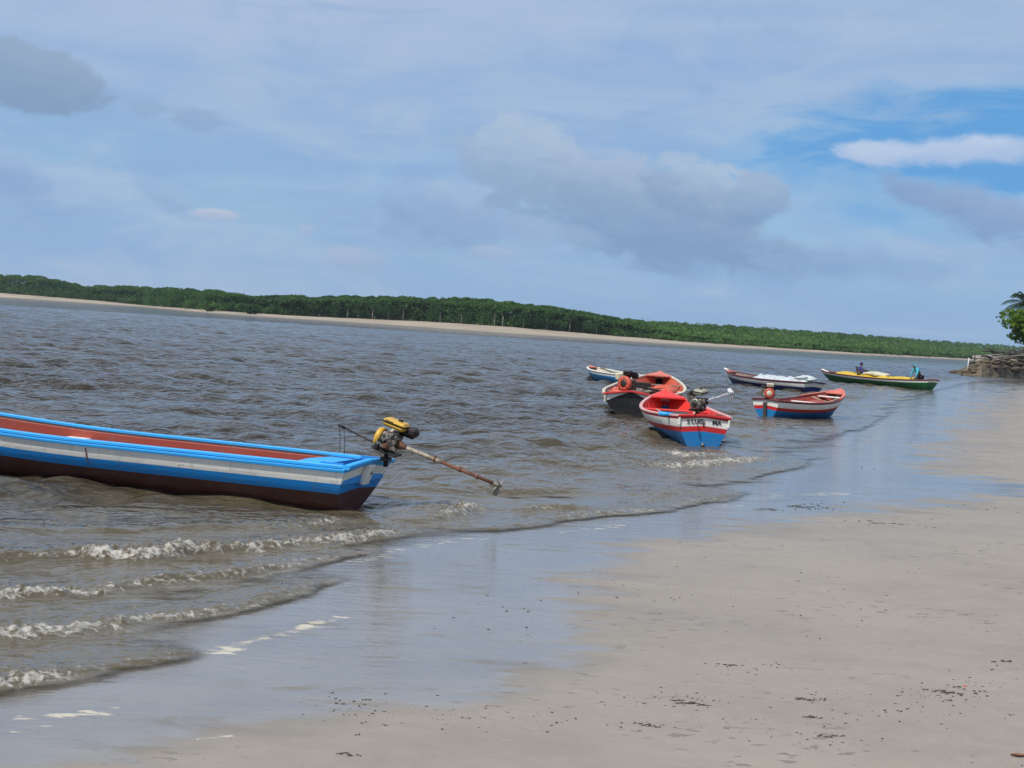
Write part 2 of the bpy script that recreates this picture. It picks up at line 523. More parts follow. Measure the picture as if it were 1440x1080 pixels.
HEADC = gp(1425, 528)              # foot of the rocky headland
def beach_z(x, y, d=None):
    if d is None: d = shore_dist(x, y)
    far = np.clip(np.hypot(x, y) / 60.0, 0, 1)
    z = np.where(d > 0, 0.016 * d + 0.0016 * np.maximum(d - 5, 0) ** 1.5, 0.030 * d)
    z = np.clip(z, -3.0, 1.1)
    z = z + 0.010 * pnoise(x * 0.35, y * 0.35) * smooth01(d, 0.5, 4)
    # rocky point on the far right
    dx, dy = x - HEADC[0], y - HEADC[1]
    return z

# wet-sand limit (mirror of the sky): polyline, wet on its left
WETL_PX = [(0, 1052), (160, 1035), (330, 1002), (500, 975), (640, 962), (740, 925), (795, 870), (800, 810), (840, 772), (900, 752), (1000, 738), (1100, 722), (1230, 706), (1330, 696), (1425, 686), (1360, 672), (1275, 656), (1290, 628), (1335, 590), (1350, 568), (1395, 548), (1440, 541)]
WETL = [(-30, -61), (-10.5, -16), (-6.1, -3), (-4.1, 2.2), (-3.0, 5.0)] + [tuple(gp(px, py, 0.06)[:2]) for px, py in WETL_PX]
WETL += [(64, 149), (90, 162), (200, 186)]
WETL = densify(WETL, 4)

# ------------------------------------------------------------------ beach sheet
def make_beach():
    az = np.concatenate([np.linspace(-180, -32, 90)[:-1], np.linspace(-32, 36, 620), np.linspace(36, 180, 90)[1:]]) * math.pi / 180
    rad = [0.4]
    while rad[-1] < 420:
        d = rad[-1]
        rad.append(d + (0.35 if d < 4 else 0.0032 * d if d < 45 else 0.012 * d))
    rad = np.array(rad + [700, 1500, 4000, 9000])
    x, y = polar(az, rad)
    d = shore_dist(x, y)
    z = beach_z(x, y, d)
    r = np.hypot(x, y)
    z = np.where(r > 450, np.where(d > 0, 1.1, -3.0), z)
    # low sand relief
    near = 1 - smooth01(r, 40, 70)
    z = z + near * smooth01(d, 0.6, 5) * (0.006 * pnoise(x * 1.1 + 5, y * 1.1) + 0.004 * pnoise(x * 3.1, y * 3.1 + 9))
    wd, _ = poly_dist(x, y, WETL)
    wob = 0.35 * pnoise(x * 0.45, y * 0.45) + 0.2 * pnoise(x * 1.4 + 3, y * 1.4)
    rel = (wd + wob * np.clip(r / 12, .5, 3)) / np.clip(r, 6, 120)
    wob2 = 0.045 * pnoise(x * 0.9 + 2, y * 2.6) + 0.03 * pnoise(x * 2.6, y * 7.0 + 5)
    wet = smooth01(rel + wob2, -0.065, 0.035)
    wet = np.maximum(wet, smooth01(-d, -0.6, 0.2))
    damp = smooth01(rel, -0.55, 0.02)
    fm = np.zeros_like(x)
    for pts, w, amp in FOAM_LINES:
        fd, par = poly_dist(x, y, [gp(a, b, 0.02)[:2] for a, b in pts])
        n = len(pts) - 1
        ends = np.clip(np.minimum(par, n - par) * 3, 0, 1)
        fm = np.maximum(fm, amp * np.exp(-(fd / w) ** 2) * ends)
    V = np.stack([x, y, z], -1).reshape(-1, 3)
    return np_mesh("beach", V, grid_faces(len(rad), len(az)), sand_mat(), {"wet": wet, "damp": damp, "foam": fm, "inland": d})

FOAM_LINES = [
    ([(10, 1004), (70, 1000), (140, 995), (220, 990)], 0.07, 0.85),
    ([(0, 1018), (50, 1016), (90, 1013)], 0.07, 0.9),
    ([(265, 918), (310, 908), (350, 898), (400, 886), (450, 872), (500, 860)], 0.07, 0.95),
    ([(285, 913), (320, 911), (350, 905)], 0.10, 0.9),
    ([(410, 884), (440, 880), (480, 879)], 0.05, 0.7),
    ([(490, 790), (530, 782), (560, 770), (590, 765), (640, 757), (700, 752)], 0.10, 0.75),
    ([(250, 1044), (300, 1038), (350, 1027)], 0.045, 0.75),
    ([(120, 1000), (160, 993), (210, 988)], 0.08, 0.85),
    ([(770, 747), (830, 742), (900, 734)], 0.13, 0.6),
    ([(1120, 697), (1160, 693), (1215, 696)], 0.25, 0.75),
    ([(960, 724), (1040, 706), (1120, 690)], 0.2, 0.55),
    ([(1180, 640), (1210, 625), (1250, 610)], 0.25, 0.4),
]

def sand_mat():
    m, t = new_mat("beach_sand")
    o = t.obj()
    wet, damp, foam = t.attr("wet"), t.attr("damp"), t.attr("foam")
    n1 = t.noise(o, 0.55, 5, 0.6)
    n2 = t.noise(o, 7.0, 6, 0.7)
    n3 = t.noise(o, 90.0, 4, 0.7)
    dry = t.mix(t.ss(n1, 0.35, 0.7), (0.314, 0.274, 0.227), (0.254, 0.221, 0.184))
    dry = t.mix(t.m('MULTIPLY', t.ss(n2, 0.4, 0.75), 0.35), dry, (0.36, 0.315, 0.265))
    dry = t.mix(t.m('MULTIPLY', t.ss(n3, 0.5, 0.8), 0.34), dry, (0.13, 0.115, 0.10))
    mott = t.noise(t.scale(o, (0.7, 1.6, 1.0)), 1.4, 5, 0.65, 0.3)
    dry = t.mix(t.m('MULTIPLY', t.ss(mott, 0.48, 0.70), 0.28), dry, (0.205, 0.178, 0.150))
    # pale scraps of dried foam and shell, dark specks of weed
    fl = t.noise(t.scale(o, (2.2, 4.4, 1.0)), 3.4, 4, 0.6)
    gate = t.ss(t.noise(o, 0.35, 2, 0.5), 0.44, 0.56)
    dry = t.mix(t.m('MULTIPLY', t.m('MULTIPLY', t.ss(fl, 0.64, 0.70), gate), 0.32), dry, (0.52, 0.465, 0.40))
    sp = t.noise(t.scale(o, (1.3, 2.2, 1.0)), 6.0, 3, 0.55)
    gate2 = t.ss(t.noise(t.scale(o, (0.5, 0.8, 1.0)), 1.0, 3, 0.5), 0.46, 0.60)
    spots = t.m('MULTIPLY', t.m('MULTIPLY', t.ss(sp, 0.61, 0.655), gate2), 0.55)
    dry = t.mix(spots, dry, (0.075, 0.062, 0.05))
    wetc = t.mix(t.ss(n1, 0.3, 0.7), (0.185, 0.162, 0.128), (0.140, 0.122, 0.096))
    wetc = t.mix(t.m('MULTIPLY', spots, 0.6), wetc, (0.05, 0.045, 0.04))
    colr = t.mix(t.m('MULTIPLY', damp, 0.35), dry, (0.23, 0.198, 0.165))
    colr = t.mix(wet, colr, wetc)
    lace = t.noise(t.scale(o, (1.6, 4.0, 1.0)), 3.2, 6, 0.66, 0.5)
    fmask = t.m('MULTIPLY', t.m('MULTIPLY', t.ss(t.m('ADD', t.m('MULTIPLY', foam, 0.7), t.m('MULTIPLY', t.m('SUBTRACT', lace, 0.5), 3.6)), 0.55, 0.85), t.ss(foam, 0.06, 0.3)), 0.8)
    colr = t.mix(fmask, colr, (0.58, 0.53, 0.42))
    t.put(t.p.inputs['Base Color'], colr)
    nf = t.m('SUBTRACT', 1.0, fmask)
    ripn = t.noise(t.scale(o, (1.0, 2.5, 1.0)), 2.2, 4, 0.6)
    wetn = t.m('MULTIPLY', t.m('MULTIPLY', wet, nf), t.m('SUBTRACT', 1.0, t.m('MULTIPLY', t.ss(t.noise(t.scale(o, (0.7, 2.2, 1.0)), 1.3, 5, 0.65, 0.4), 0.50, 0.68), 0.55)))
    film = t.ss(t.m('ADD', wetn, t.m('MULTIPLY', t.m('SUBTRACT', ripn, 0.5), 0.9)), 0.18, 0.80)
    rg = t.m('SUBTRACT', 0.80, t.m('MULTIPLY', damp, 0.18))
    t.put(t.p.inputs['Roughness'], rg)
    t.put(t.p.inputs['Specular IOR Level'], t.m('ADD', 0.25, t.m('MULTIPLY', damp, 0.25)))
    t.put(t.p.inputs['Coat Weight'], t.m('MULTIPLY', film, nf))
    t.put(t.p.inputs['Coat Roughness'], t.m('ADD', 0.05, t.m('MULTIPLY', t.m('SUBTRACT', 1.0, wet), 0.3)))
    t.p.inputs['Coat IOR'].default_value = 2.4
    # relief: grain when dry, faint ripple when filmed with water
    b = t.node('ShaderNodeBump'); b.inputs['Distance'].default_value = 0.02
    t.put(b.inputs['Strength'], t.m('SUBTRACT', 0.55, t.m('MULTIPLY', wet, 0.42)))
    dimp = t.noise(o, 2.6, 3, 0.55, 0.4)
    t.put(b.inputs['Height'], t.m('ADD', t.m('ADD', t.m('MULTIPLY', t.m('ADD', n2, t.m('MULTIPLY', dimp, 2.2)), 0.5), t.m('MULTIPLY', n3, 0.25)), t.m('ADD', t.m('MULTIPLY', spots, 0.6), t.m('MULTIPLY', fmask, 0.5))))
    t.l.new(b.outputs[0], t.p.inputs['Normal'])
    b2 = t.node('ShaderNodeBump'); b2.inputs['Distance'].default_value = 0.012; b2.inputs['Strength'].default_value = 0.75
    t.put(b2.inputs['Height'], t.m('ADD', ripn, t.m('MULTIPLY', t.noise(t.scale(o, (1.0, 2.2, 1.0)), 11.0, 3, 0.6), 0.25)))
    t.l.new(b2.outputs[0], t.p.inputs['Coat Normal'])
    return m

tag(make_beach(), kind="structure")

# ------------------------------------------------------------------ the water
# shore breakers: pixel polyline with (x, y, height, foam)
CRESTS = [
    [(-260, 752, .05, 0), (0, 744, .06, .25), (140, 744, .07, .1), (300, 740, .06, .1), (410, 737, .08, .5), (455, 730, .09, .8), (500, 731, .06, .2), (560, 730, .05, .1), (610, 726, .08, .6), (655, 715, .09, .9), (690, 712, .03, 0)],
    [(-260, 785, .06, .2), (0, 778, .07, .1), (90, 777, .09, .35), (130, 778, .12, 1), (200, 778, .12, 1), (260, 772, .11, .9), (340, 770, .09, .7), (420, 764, .09, .75), (490, 756, .09, .9), (540, 747, .08, .8), (580, 744, .03, 0)],
    [(-260, 860, .06, .4), (0, 832, .08, .8), (100, 828, .08, .75), (200, 818, .07, .65), (320, 805, .06, .6), (420, 787, .055, .5), (490, 776, .04, .4), (530, 772, .02, .1)],
    [(-220, 915, .06, .6), (0, 890, .09, .95), (100, 884, .09, .95), (180, 872, .08, .8), (260, 860, .07, .75), (350, 845, .055, .6), (430, 825, .04, .5), (500, 800, .02, .3)],
    [(-160, 980, .05, .4), (0, 951, .07, .8), (60, 946, .07, .85), (130, 937, .05, .4), (230, 921, .04, .35), (290, 905, .02, .2)],
    [(900, 640, .02, 0), (938, 636, .09, .8), (965, 639, .10, 1), (1000, 638, .07, .7), (1040, 632, .02, .0)],
    [(860, 654, .05, .1), (905, 653, .10, .8), (950, 655, .12, 1), (1000, 652, .10, .95), (1060, 648, .09, .85), (1110, 640, .03, .2)],
    [(640, 742, .04, .3), (740, 735, .04, .35), (830, 722, .05, .5), (920, 714, .05, .55), (1010, 698, .05, .6), (1070, 686, .03, .3)],
    [(560, 688, .05, 0), (640, 690, .06, .1), (720, 687, .09, .3), (770, 688, .08, .15), (830, 684, .03, 0)],
    [(700, 722, .03, .1), (765, 716, .08, .5), (800, 717, .08, .4), (850, 713, .03, .1), (900, 702, .06, .4), (960, 692, .06, .4), (1020, 684, .03, .1)],
    [(1010, 672, .05, .2), (1060, 662, .05, .5), (1110, 652, .05, .4), (1150, 636, .04, .2)],
    [(1060, 622, .02, .1), (1120, 609, .03, .3), (1160, 603, .03, .3), (1200, 596, .01, .1)],
    [(1130, 614, .015, .1), (1190, 602, .03, .35), (1230, 587, .025, .3), (1262, 572, .01, .2)],
    [(1245, 560, .02, .2), (1290, 552, .035, .45), (1330, 545, .035, .4), (1365, 541, .02, .2)],
]
ZBOAT = 0.0

def make_water():
    az = np.concatenate([np.linspace(-110, -29, 120)[:-1], np.linspace(-29, 27, 680), np.linspace(27, 80, 90)[1:]]) * math.pi / 180
    rad = [2.2]
    while rad[-1] < 900:
        d = rad[-1]
        rad.append(d + (0.03 if d < 11 else 0.0026 * d if d < 75 else 0.0032 * d if d < 260 else 0.012 * d))
    rad = np.array(rad + [1400, 2500, 5000, 9500])
    x, y = polar(az, rad)
    r = np.hypot(x, y)
    inl = shore_dist(x, y)
    off = -inl
    dr = np.gradient(rad)[:, None] * np.ones_like(x)
    da = r * np.gradient(az)[None, :]
    z = np.zeros_like(x); ox = np.zeros_like(x); oy = np.zeros_like(x)
    mean = math.atan2(-0.93, 0.36)
    nw = 64
    gust = 0.75 + 0.5 * pnoise(x * 0.09, y * 0.09 + 4) + 0.35 * pnoise(x * 0.31, y * 0.31)
    for k in range(nw):
        lam = 0.32 * (7.0 / 0.32) ** ((k + rng.random()) / nw)
        th = mean + rng.normal() * (0.85 if lam < 0.9 else 0.60 if lam < 2 else 0.42)
        a = 0.0118 * lam ** 0.84 * (1.0 if lam < 2.2 else (2.2 / lam) ** 1.25)
        kx, ky = math.cos(th) * 2 * math.pi / lam, math.sin(th) * 2 * math.pi / lam
        ph = kx * x + ky * y + rng.random() * 6.283
        proj = np.abs(kx * x / r + ky * y / r) / (2 * math.pi)
        res = dr * np.maximum(proj, 0.25 / lam)
        fade = np.clip(1.8 - 4.2 * res, 0, 1)
        fade *= np.clip(1.6 - 3.0 * da / lam, 0, 1)
        s = a * fade * gust
        z += s * np.sin(ph)
        ox -= 0.95 * s * math.cos(th) * np.cos(ph); oy -= 0.95 * s * math.sin(th) * np.cos(ph)
    shal = smooth01(off, 0.0, 5.0)
    # calmer strip of water close to the beach and in the lee of the near boat
    lee = np.exp(-(((x + 4.2) / 3.8) ** 2 + ((y - 12.5) / 2.6) ** 2))
    calm = (0.10 + 0.90 * shal) * (1 - 0.72 * lee)
    z *= calm; ox *= calm; oy *= calm
    crest = z.copy()
    foam = np.zeros_like(x)
    for ci, C in enumerate(CRESTS):
        lo_f = 0.42 if ci in (1, 2, 3, 4) else 0.0
        P = np.array([gp(a, b, 0.03)[:2] for a, b, _, _ in C])
        A = np.array([q[2] for q in C]); Fo = np.maximum(np.array([q[3] for q in C]), lo_f)
        Pd = densify(np.column_stack([P, A, Fo]), 5)
        near = (x > Pd[:, 0].min() - 3) & (x < Pd[:, 0].max() + 3) & (y > Pd[:, 1].min() - 3) & (y < Pd[:, 1].max() + 3)
        xs, ys = x[near], y[near]
        sd, par = poly_dist(xs, ys, Pd[:, :2])
        i = np.clip(par.astype(int), 0, len(Pd) - 2); f = par - i
        amp = np.maximum(Pd[i, 2] * (1 - f) + Pd[i + 1, 2] * f, 0); fo = np.clip(Pd[i, 3] * (1 - f) + Pd[i + 1, 3] * f, 0, 1)
        endf = np.clip(np.minimum(par, len(Pd) - 1 - par) / 3.0, 0, 1)
        sh = -sd                                     # positive towards the beach
        wob = 0.16 * pnoise(xs * 0.9 + 7, ys * 0.9) + 0.05 * pnoise(xs * 3.5, ys * 3.5)
        sh = sh + wob
        sc = np.clip(np.hypot(xs, ys) / 16, .7, 2.2)
        back = np.exp(-(sh / (0.50 * sc)) ** 2); front = np.exp(-(sh / (0.13 * sc)) ** 2)
        prof = np.where(sh < 0, back, front)
        rough = 1 + (0.25 + fo) * (0.45 * pnoise(xs * 5, ys * 5) + 0.55 * pnoise(xs * 16, ys * 16))
        z[near] += 0.98 * amp * endf * prof * rough * (0.75 + 0.5 * pnoise(xs * 0.6, ys * 0.6 + 11))
        fb = np.exp(-((sh - 0.05 * sc) / (0.15 * sc)) ** 2) * fo * endf
        tail = np.where(sh < 0, np.exp(-(sh / (0.5 * sc)) ** 2), 0) * fo * endf * 0.38
        foam[near] = np.maximum(foam[near], np.maximum(fb, tail))
    d_bed = z - beach_z(x, y, inl)
    # thin film that runs up the sand
    z = np.where(inl > 0, np.minimum(z, 0.02), z)
    keep_in = np.clip(1 - inl / 2.0, 0, 1)
    z = z - np.where(inl > 1.2, (inl - 1.2) * 0.3, 0)
    far = smooth01(r, 450, 700)
    z = np.where(r > 1000, 0.0, z)
    V = np.stack([x + ox, y + oy, z], -1).reshape(-1, 3)
    F = grid_faces(len(rad), len(az))
    dead = (inl.reshape(-1)[F].min(axis=1) > 2.5)
    F = F[~dead]
    return np_mesh("water", V, F, water_mat(), {"foam": foam, "crest": crest, "depth": z - beach_z(x, y, inl), "off": off, "calm": calm})

def water_mat():
    m, t = new_mat("river_water")
    o = t.obj()
    foam, crest, depth, off = t.attr("foam"), t.attr("crest"), t.attr("depth"), t.attr("off")
    rot = t.node('ShaderNodeMapping'); t.put(rot.inputs[0], o); rot.inputs[2].default_value = (0, 0, R(-21))
    ov = rot.outputs[0]
    def ridge(n): return t.m('SUBTRACT', 1.0, t.m('ABSOLUTE', t.m('SUBTRACT', t.m('MULTIPLY', n, 2.0), 1.0)))
    n1 = ridge(t.noise(t.scale(ov, (0.75, 1.1, 1.0)), 2.3, 2, 0.45, 0.7))
    n2 = ridge(t.noise(t.scale(ov, (0.8, 1.1, 1.0)), 5.6, 2, 0.45, 0.5))
    n3 = ridge(t.noise(t.scale(ov, (0.7, 1.1, 1.0)), 0.75, 2, 0.5, 0.6))
    big = t.noise(o, 0.12, 3, 0.5)
    gustn = t.noise(t.scale(ov, (0.6, 1.3, 1.0)), 0.16, 4, 0.6, 0.4)
    shal = t.ss(off, 8.0, 0.0)
    colr = t.mix(shal, t.mix(big, (0.034, 0.030, 0.022), (0.048, 0.041, 0.029)), (0.108, 0.089, 0.056))
    # broken foam on the breakers, and a few white flecks on wind-wave crests
    l1 = t.noise(o, 9.0, 6, 0.68, 1.2)
    l2 = t.noise(o, 26.0, 4, 0.65, 0.6)
    lace = t.m('ADD', t.m('MULTIPLY', t.m('SUBTRACT', l1, 0.5), 1.5), t.m('MULTIPLY', t.m('SUBTRACT', l2, 0.5), 0.9))
    fm = t.m('MULTIPLY', t.m('MULTIPLY', t.ss(t.m('ADD', t.m('MULTIPLY', foam, 0.80), t.m('MULTIPLY', lace, 1.7)), 0.38, 1.05), t.ss(foam, 0.05, 0.35)), 0.76)
    wc = t.m('MULTIPLY', t.ss(crest, 0.12, 0.19), t.ss(t.noise(o, 2.2, 5, 0.7), 0.60, 0.70))
    fm = t.m('MAXIMUM', fm, t.m('MULTIPLY', wc, 0.75))
    colr = t.mix(fm, colr, (0.56, 0.53, 0.47))
    t.put(t.p.inputs['Base Color'], colr)
    t.p.inputs['IOR'].default_value = 1.33
    t.put(t.p.inputs['Roughness'], t.m('ADD', 0.06, t.m('MULTIPLY', fm, 0.6)))
    b = t.node('ShaderNodeBump'); b.inputs['Distance'].default_value = 0.10
    t.put(b.inputs['Strength'], t.m('MULTIPLY', t.m('ADD', 0.24, t.m('MULTIPLY', t.attr("calm"), 0.74)), t.m('ADD', 0.55, t.m('MULTIPLY', t.ss(gustn, 0.35, 0.65), 0.75))))
    t.put(b.inputs['Height'], t.m('ADD', t.m('ADD', t.m('ADD', n1, t.m('MULTIPLY', n2, 0.42)), t.m('MULTIPLY', n3, 1.5)), t.m('MULTIPLY', fm, 0.25)))
    t.l.new(b.outputs[0], t.p.inputs['Normal'])
    # clear where the film over the sand is only a finger thick
    tr = t.node('ShaderNodeBsdfTransparent')
    mx = t.node('ShaderNodeMixShader')
    body = t.ss(depth, 0.001, 0.028)
    rim = t.m('MULTIPLY', t.m('MULTIPLY', t.ss(depth, 0.002, 0.008), t.ss(depth, 0.035, 0.010)), t.ss(t.noise(o, 2.5, 5, 0.7, 0.5), 0.48, 0.60))
    t.put(t.p.inputs['Base Color'], t.mix(t.m('MULTIPLY', rim, 0.30), colr, (0.50, 0.47, 0.40)))
    t.put(mx.inputs[0], t.m('MAXIMUM', body, fm))
    t.l.new(tr.outputs[0], mx.inputs[1]); t.l.new(t.p.outputs[0], mx.inputs[2])
    t.l.new(mx.outputs[0], t.out.inputs[0])
    return m

tag(make_water(), kind="structure")

# ------------------------------------------------------------------ far bank
FAR_PX = [(-520, 368), (-250, 393), (0, 418), (100, 425), (200, 432), (300, 441), (400, 448), (480, 453), (600, 461), (720, 470), (850, 478), (960, 485.5), (1100, 493), (1200, 499), (1340, 505.5), (1440, 511), (1700, 525), (2100, 548)]
TOP_PX = [(-520, 350), (-250, 370), (0, 388), (60, 390), (115, 402), (200, 404), (300, 409), (370, 417), (430, 416), (520, 417), (600, 418), (680, 421), (760, 430), (830, 441), (860, 446), (900, 449), (1000, 456), (1100, 463), (1200, 470), (1300, 478), (1440, 488), (1700, 506), (2100, 532)]
BASE_PX = [(-520, 364), (-250, 388), (0, 412), (130, 422), (200, 429), (300, 436.5), (400, 443), (480, 447), (600, 452), (720, 460), (850, 471), (960, 480), (1100, 489), (1200, 495.5), (1340, 503), (1440, 509), (1700, 523), (2100, 546)]
def hor_y(px): return 412.0 + 0.0657 * px
def ip(tab, px): return float(np.interp(px, [a for a, b in tab], [b for a, b in tab]))
def far_point(px):
    return gp(px, max(ip(FAR_PX, px), hor_y(px) + 4.2))[:2]
FAR_XS = list(range(-520, 2101, 20))
FAR_LINE = np.array([far_point(px) for px in FAR_XS])
def bank_z(px, e):
    """ground height e metres behind the far waterline along the sight direction of px"""
    d0 = np.hypot(*far_point(px))
    zb = CAM_H + (hor_y(px) - ip(BASE_PX, px)) * (d0 + 45) / FPX
    zb = max(zb, 0.5)
    return zb * min(max(e / 45.0, -0.3), 1.0) ** 0.9 if e > 0 else 0.05 * e

def make_far_bank():
    es = [-60, -25, -8, 0, 6, 14, 24, 34, 45, 60, 120, 300, 900, 3000, 8000]
    V = []
    for px in FAR_XS:
        p = far_point(px); u = p / np.hypot(*p)
        for e in es:
            q = p + u * e
            z = bank_z(px, e) if e > 0 else 0.04 * e
            if e > 60: z += 1.0
            V.append((q[0], q[1], z + 0.12 * pnoise(np.array([q[0] * .05]), np.array([q[1] * .05]))[0]))
    V = np.array(V)
    F = grid_faces(len(FAR_XS), len(es))[:, ::-1]
    m, t = new_mat("far_sand")
    o = t.obj()
    n = t.noise(o, 0.05, 4, 0.6); n2 = t.noise(o, 0.4, 4, 0.6)
    colr = t.mix(t.ss(n, 0.3, 0.7), (0.40, 0.335, 0.25), (0.30, 0.25, 0.19))
    colr = t.mix(t.m('MULTIPLY', n2, 0.3), colr, (0.2, 0.17, 0.13))
    sepn = t.node('ShaderNodeSeparateXYZ'); t.put(sepn.inputs[0], o)
    colr = t.mix(t.ss(sepn.outputs[2], 0.45, 0.0), colr, (0.17, 0.145, 0.11))
    t.put(t.p.inputs['Base Color'], colr); t.p.inputs['Roughness'].default_value = 0.9
    return np_mesh("far_bank_terrain", V, F, m)

tag(make_far_bank(), kind="structure")

def leaf_quads(C, size, up=0.35):
    """one randomly turned quad per centre"""
    n = len(C)
    a = rng.normal(size=(n, 3)); a /= np.linalg.norm(a, axis=1)[:, None]
    b = rng.normal(size=(n, 3)); b[:, 2] *= 0.6
    b -= (a * b).sum(1)[:, None] * a
    b /= np.linalg.norm(b, axis=1)[:, None] + 1e-9
    s = size * (0.6 + 0.8 * rng.random(n))
    a *= s[:, None]; b *= (s * (0.5 + 0.4 * rng.random(n)))[:, None]
    V = np.stack([C - a - b, C + a - b * 0.6, C + a * 1.1 + b, C - a * 0.8 + b], 1).reshape(-1, 3)
    F = np.arange(4 * n).reshape(-1, 4)
    return V, F

def crown_points(n, rx, rz, lumps=7):
    """points on the shells of several lumps: an uneven crown with gaps"""
    L = rng.normal(size=(lumps, 3)); L /= np.linalg.norm(L, axis=1)[:, None]
    L *= (0.30 + 0.32 * rng.random((lumps, 1)))
    L[0] = 0
    rad = 0.38 + 0.25 * rng.random(lumps)
    k = rng.integers(0, lumps, n)
    d = rng.normal(size=(n, 3)); d /= np.linalg.norm(d, axis=1)[:, None]
    rr = rng.random(n) ** 0.35
    P = L[k] + d * (rad[k] * rr)[:, None]
    tone = 0.35 * (rng.random(lumps) - 0.5)
    return P * np.array([rx, rx, rz]), k, tone[k]

def far_wood():
    allV, tints = [], []
    def tree(px, e, top_frac, width, n, size, tint0, low=0.0, top=None):
        p = far_point(px); d = np.hypot(*p); u = p / d
        q = p + u * e
        dd = d + e
        zg = bank_z(px, e)
        ytop = ip(TOP_PX, px)
        ztop = CAM_H + (hor_y(px) - ytop) * dd / FPX
        H = (ztop - zg) * top_frac if top is None else top
        H = max(H, 0.8)
        P, k, tn = crown_points(n, width / 2, H * 0.60)
        P[:, 2] = np.clip(P[:, 2], -H * 0.5, H * .56)
        Cc = P + np.array([q[0], q[1], zg + H * (0.5 + low / 2) * 0.98])
        hgt = (P[:, 2] / (H * 0.5) + 1) / 2
        tv = np.clip(tint0 + tn * 1.0 + 0.08 * rng.normal(size=n), 0, 1)
        V, F = leaf_quads(Cc, size)
        allV.append(V); tints.append(np.repeat(tv, 4))
    px = -420.0
    while px < 1950:
        dens = 1.0 if -150 < px < 1600 else 0.55
        d0 = np.hypot(*far_point(px))
        sc = 500.0 / d0
        if px < 850:
            gap = 0.10 if px < 120 else 0.0
            wall = 420 < px < 860
            for row, (e, tf, n) in enumerate(((48, .80, 480), (54, .88, 400), (66, .985, 420))):
                jit = rng.uniform(-9, 9)
                tf2 = tf + rng.uniform(-.08, .02)
                lt = 0.24 + 0.15 * rng.random()
                if not wall: lt += 0.12 * (row < 2) + 0.22 * (rng.random() < 0.12)
                else: lt -= 0.05
                if px < 420 and row == 0: tf2 *= rng.uniform(.45, .95)
                tree(px + jit, e + rng.uniform(-3, 4), tf2, rng.uniform(7.0, 11.0) / max(sc, .75), int(n * dens), 0.21 / max(sc, .8), lt)
        else:
            for row, (e, n, w) in enumerate(((46, 280, 9), (60, 280, 10), (120, 320, 12), (190, 380, 14))):
                f = (0.26, 0.40, 0.70, 0.98)[row]
                k = np.clip((px - 850) / 130, 0, 1)
                f = f * k + (1 - k) * min(1.0, f + 0.35)
                lt = (0.80, 0.70, 0.50, 0.30)[row] + rng.uniform(-.12, .10)
                tree(px + rng.uniform(-9, 9), e + rng.uniform(-5, 5), f * rng.uniform(.92, 1.02), w, int(n * dens), 0.25 / max(sc, .8), lt * k + (1 - k) * 0.35)
        px += 11 if dens == 1 else 18
    # closed canopy behind the front trees: leaves over domed crowns
    N = 420000
    pxs = rng.uniform(-420, 1950, N)
    right = smooth01(pxs, 850, 980)
    e = 47 + np.where(rng.random(N) < .35, rng.random(N) * 10, rng.random(N) ** 1.2 * (44 + 120 * right))
    fx = np.array(FAR_XS, float)
    d0 = np.hypot(FAR_LINE[:, 0], FAR_LINE[:, 1])
    D0 = np.interp(pxs, fx, d0); az_ = np.interp(pxs, fx, np.arctan2(FAR_LINE[:, 0], FAR_LINE[:, 1]))
    zb = np.interp(pxs, fx, [bank_z(p, 46) for p in FAR_XS])
    dd = D0 + e
    ztop = CAM_H + (hor_y(pxs) - np.interp(pxs, [a for a, b in TOP_PX], [b for a, b in TOP_PX])) * dd / FPX
    f = (1 - right) * (.82 + .18 * smooth01(e, 47, 72)) + right * np.interp(e, [46, 60, 80, 110, 150, 200], [.30, .40, .54, .70, .86, .99])
    x, y = np.sin(az_) * dd, np.cos(az_) * dd
    ar = az_ * dd
    row_ = np.floor((e - 47) / 22)
    dome = 1 - 2.6 * np.abs(pnoise(ar * .085 + row_ * 13.7, e * .02)) + .55 * (1 - 2.6 * np.abs(pnoise(ar * .22 + 9 + row_ * 5.1, e * .05)))
    dome = np.clip(dome, -.9, 1.3)
    Hc = np.maximum((ztop - zb) * f, .8)
    top = zb + Hc * (.82 + .15 * dome) + .45 * pnoise(x * .6, y * .6)
    deep = rng.random(N)
    z = top - np.where(deep < .72, rng.random(N) ** 2 * .9, rng.random(N) ** .8 * Hc * .95)
    big = pnoise(x * .05 + 3, y * .05)
    tv = (.30 + .22 * dome + .45 * big) * (1 - right) + right * (.80 - .0036 * (e - 47) + .16 * dome + .40 * big) + .07 * rng.normal(size=N)  # dome term paints shade into the leaves: dark creases between lighter crowns
    Vc, _ = leaf_quads(np.stack([x, y, z], -1), .33)
    allV.append(Vc); tints.append(np.repeat(np.clip(tv, 0, 1), 4))
    V = np.concatenate(allV); T = np.concatenate(tints)
    F = np.arange(len(V)).reshape(-1, 4)
    return np_mesh("mangrove_forest", V, F, foliage("mangrove_leaves", (0.018, 0.052, 0.024), (0.098, 0.185, 0.052), 0.22), {"tint": T}, smooth=False)

tag(far_wood(), kind="stuff")

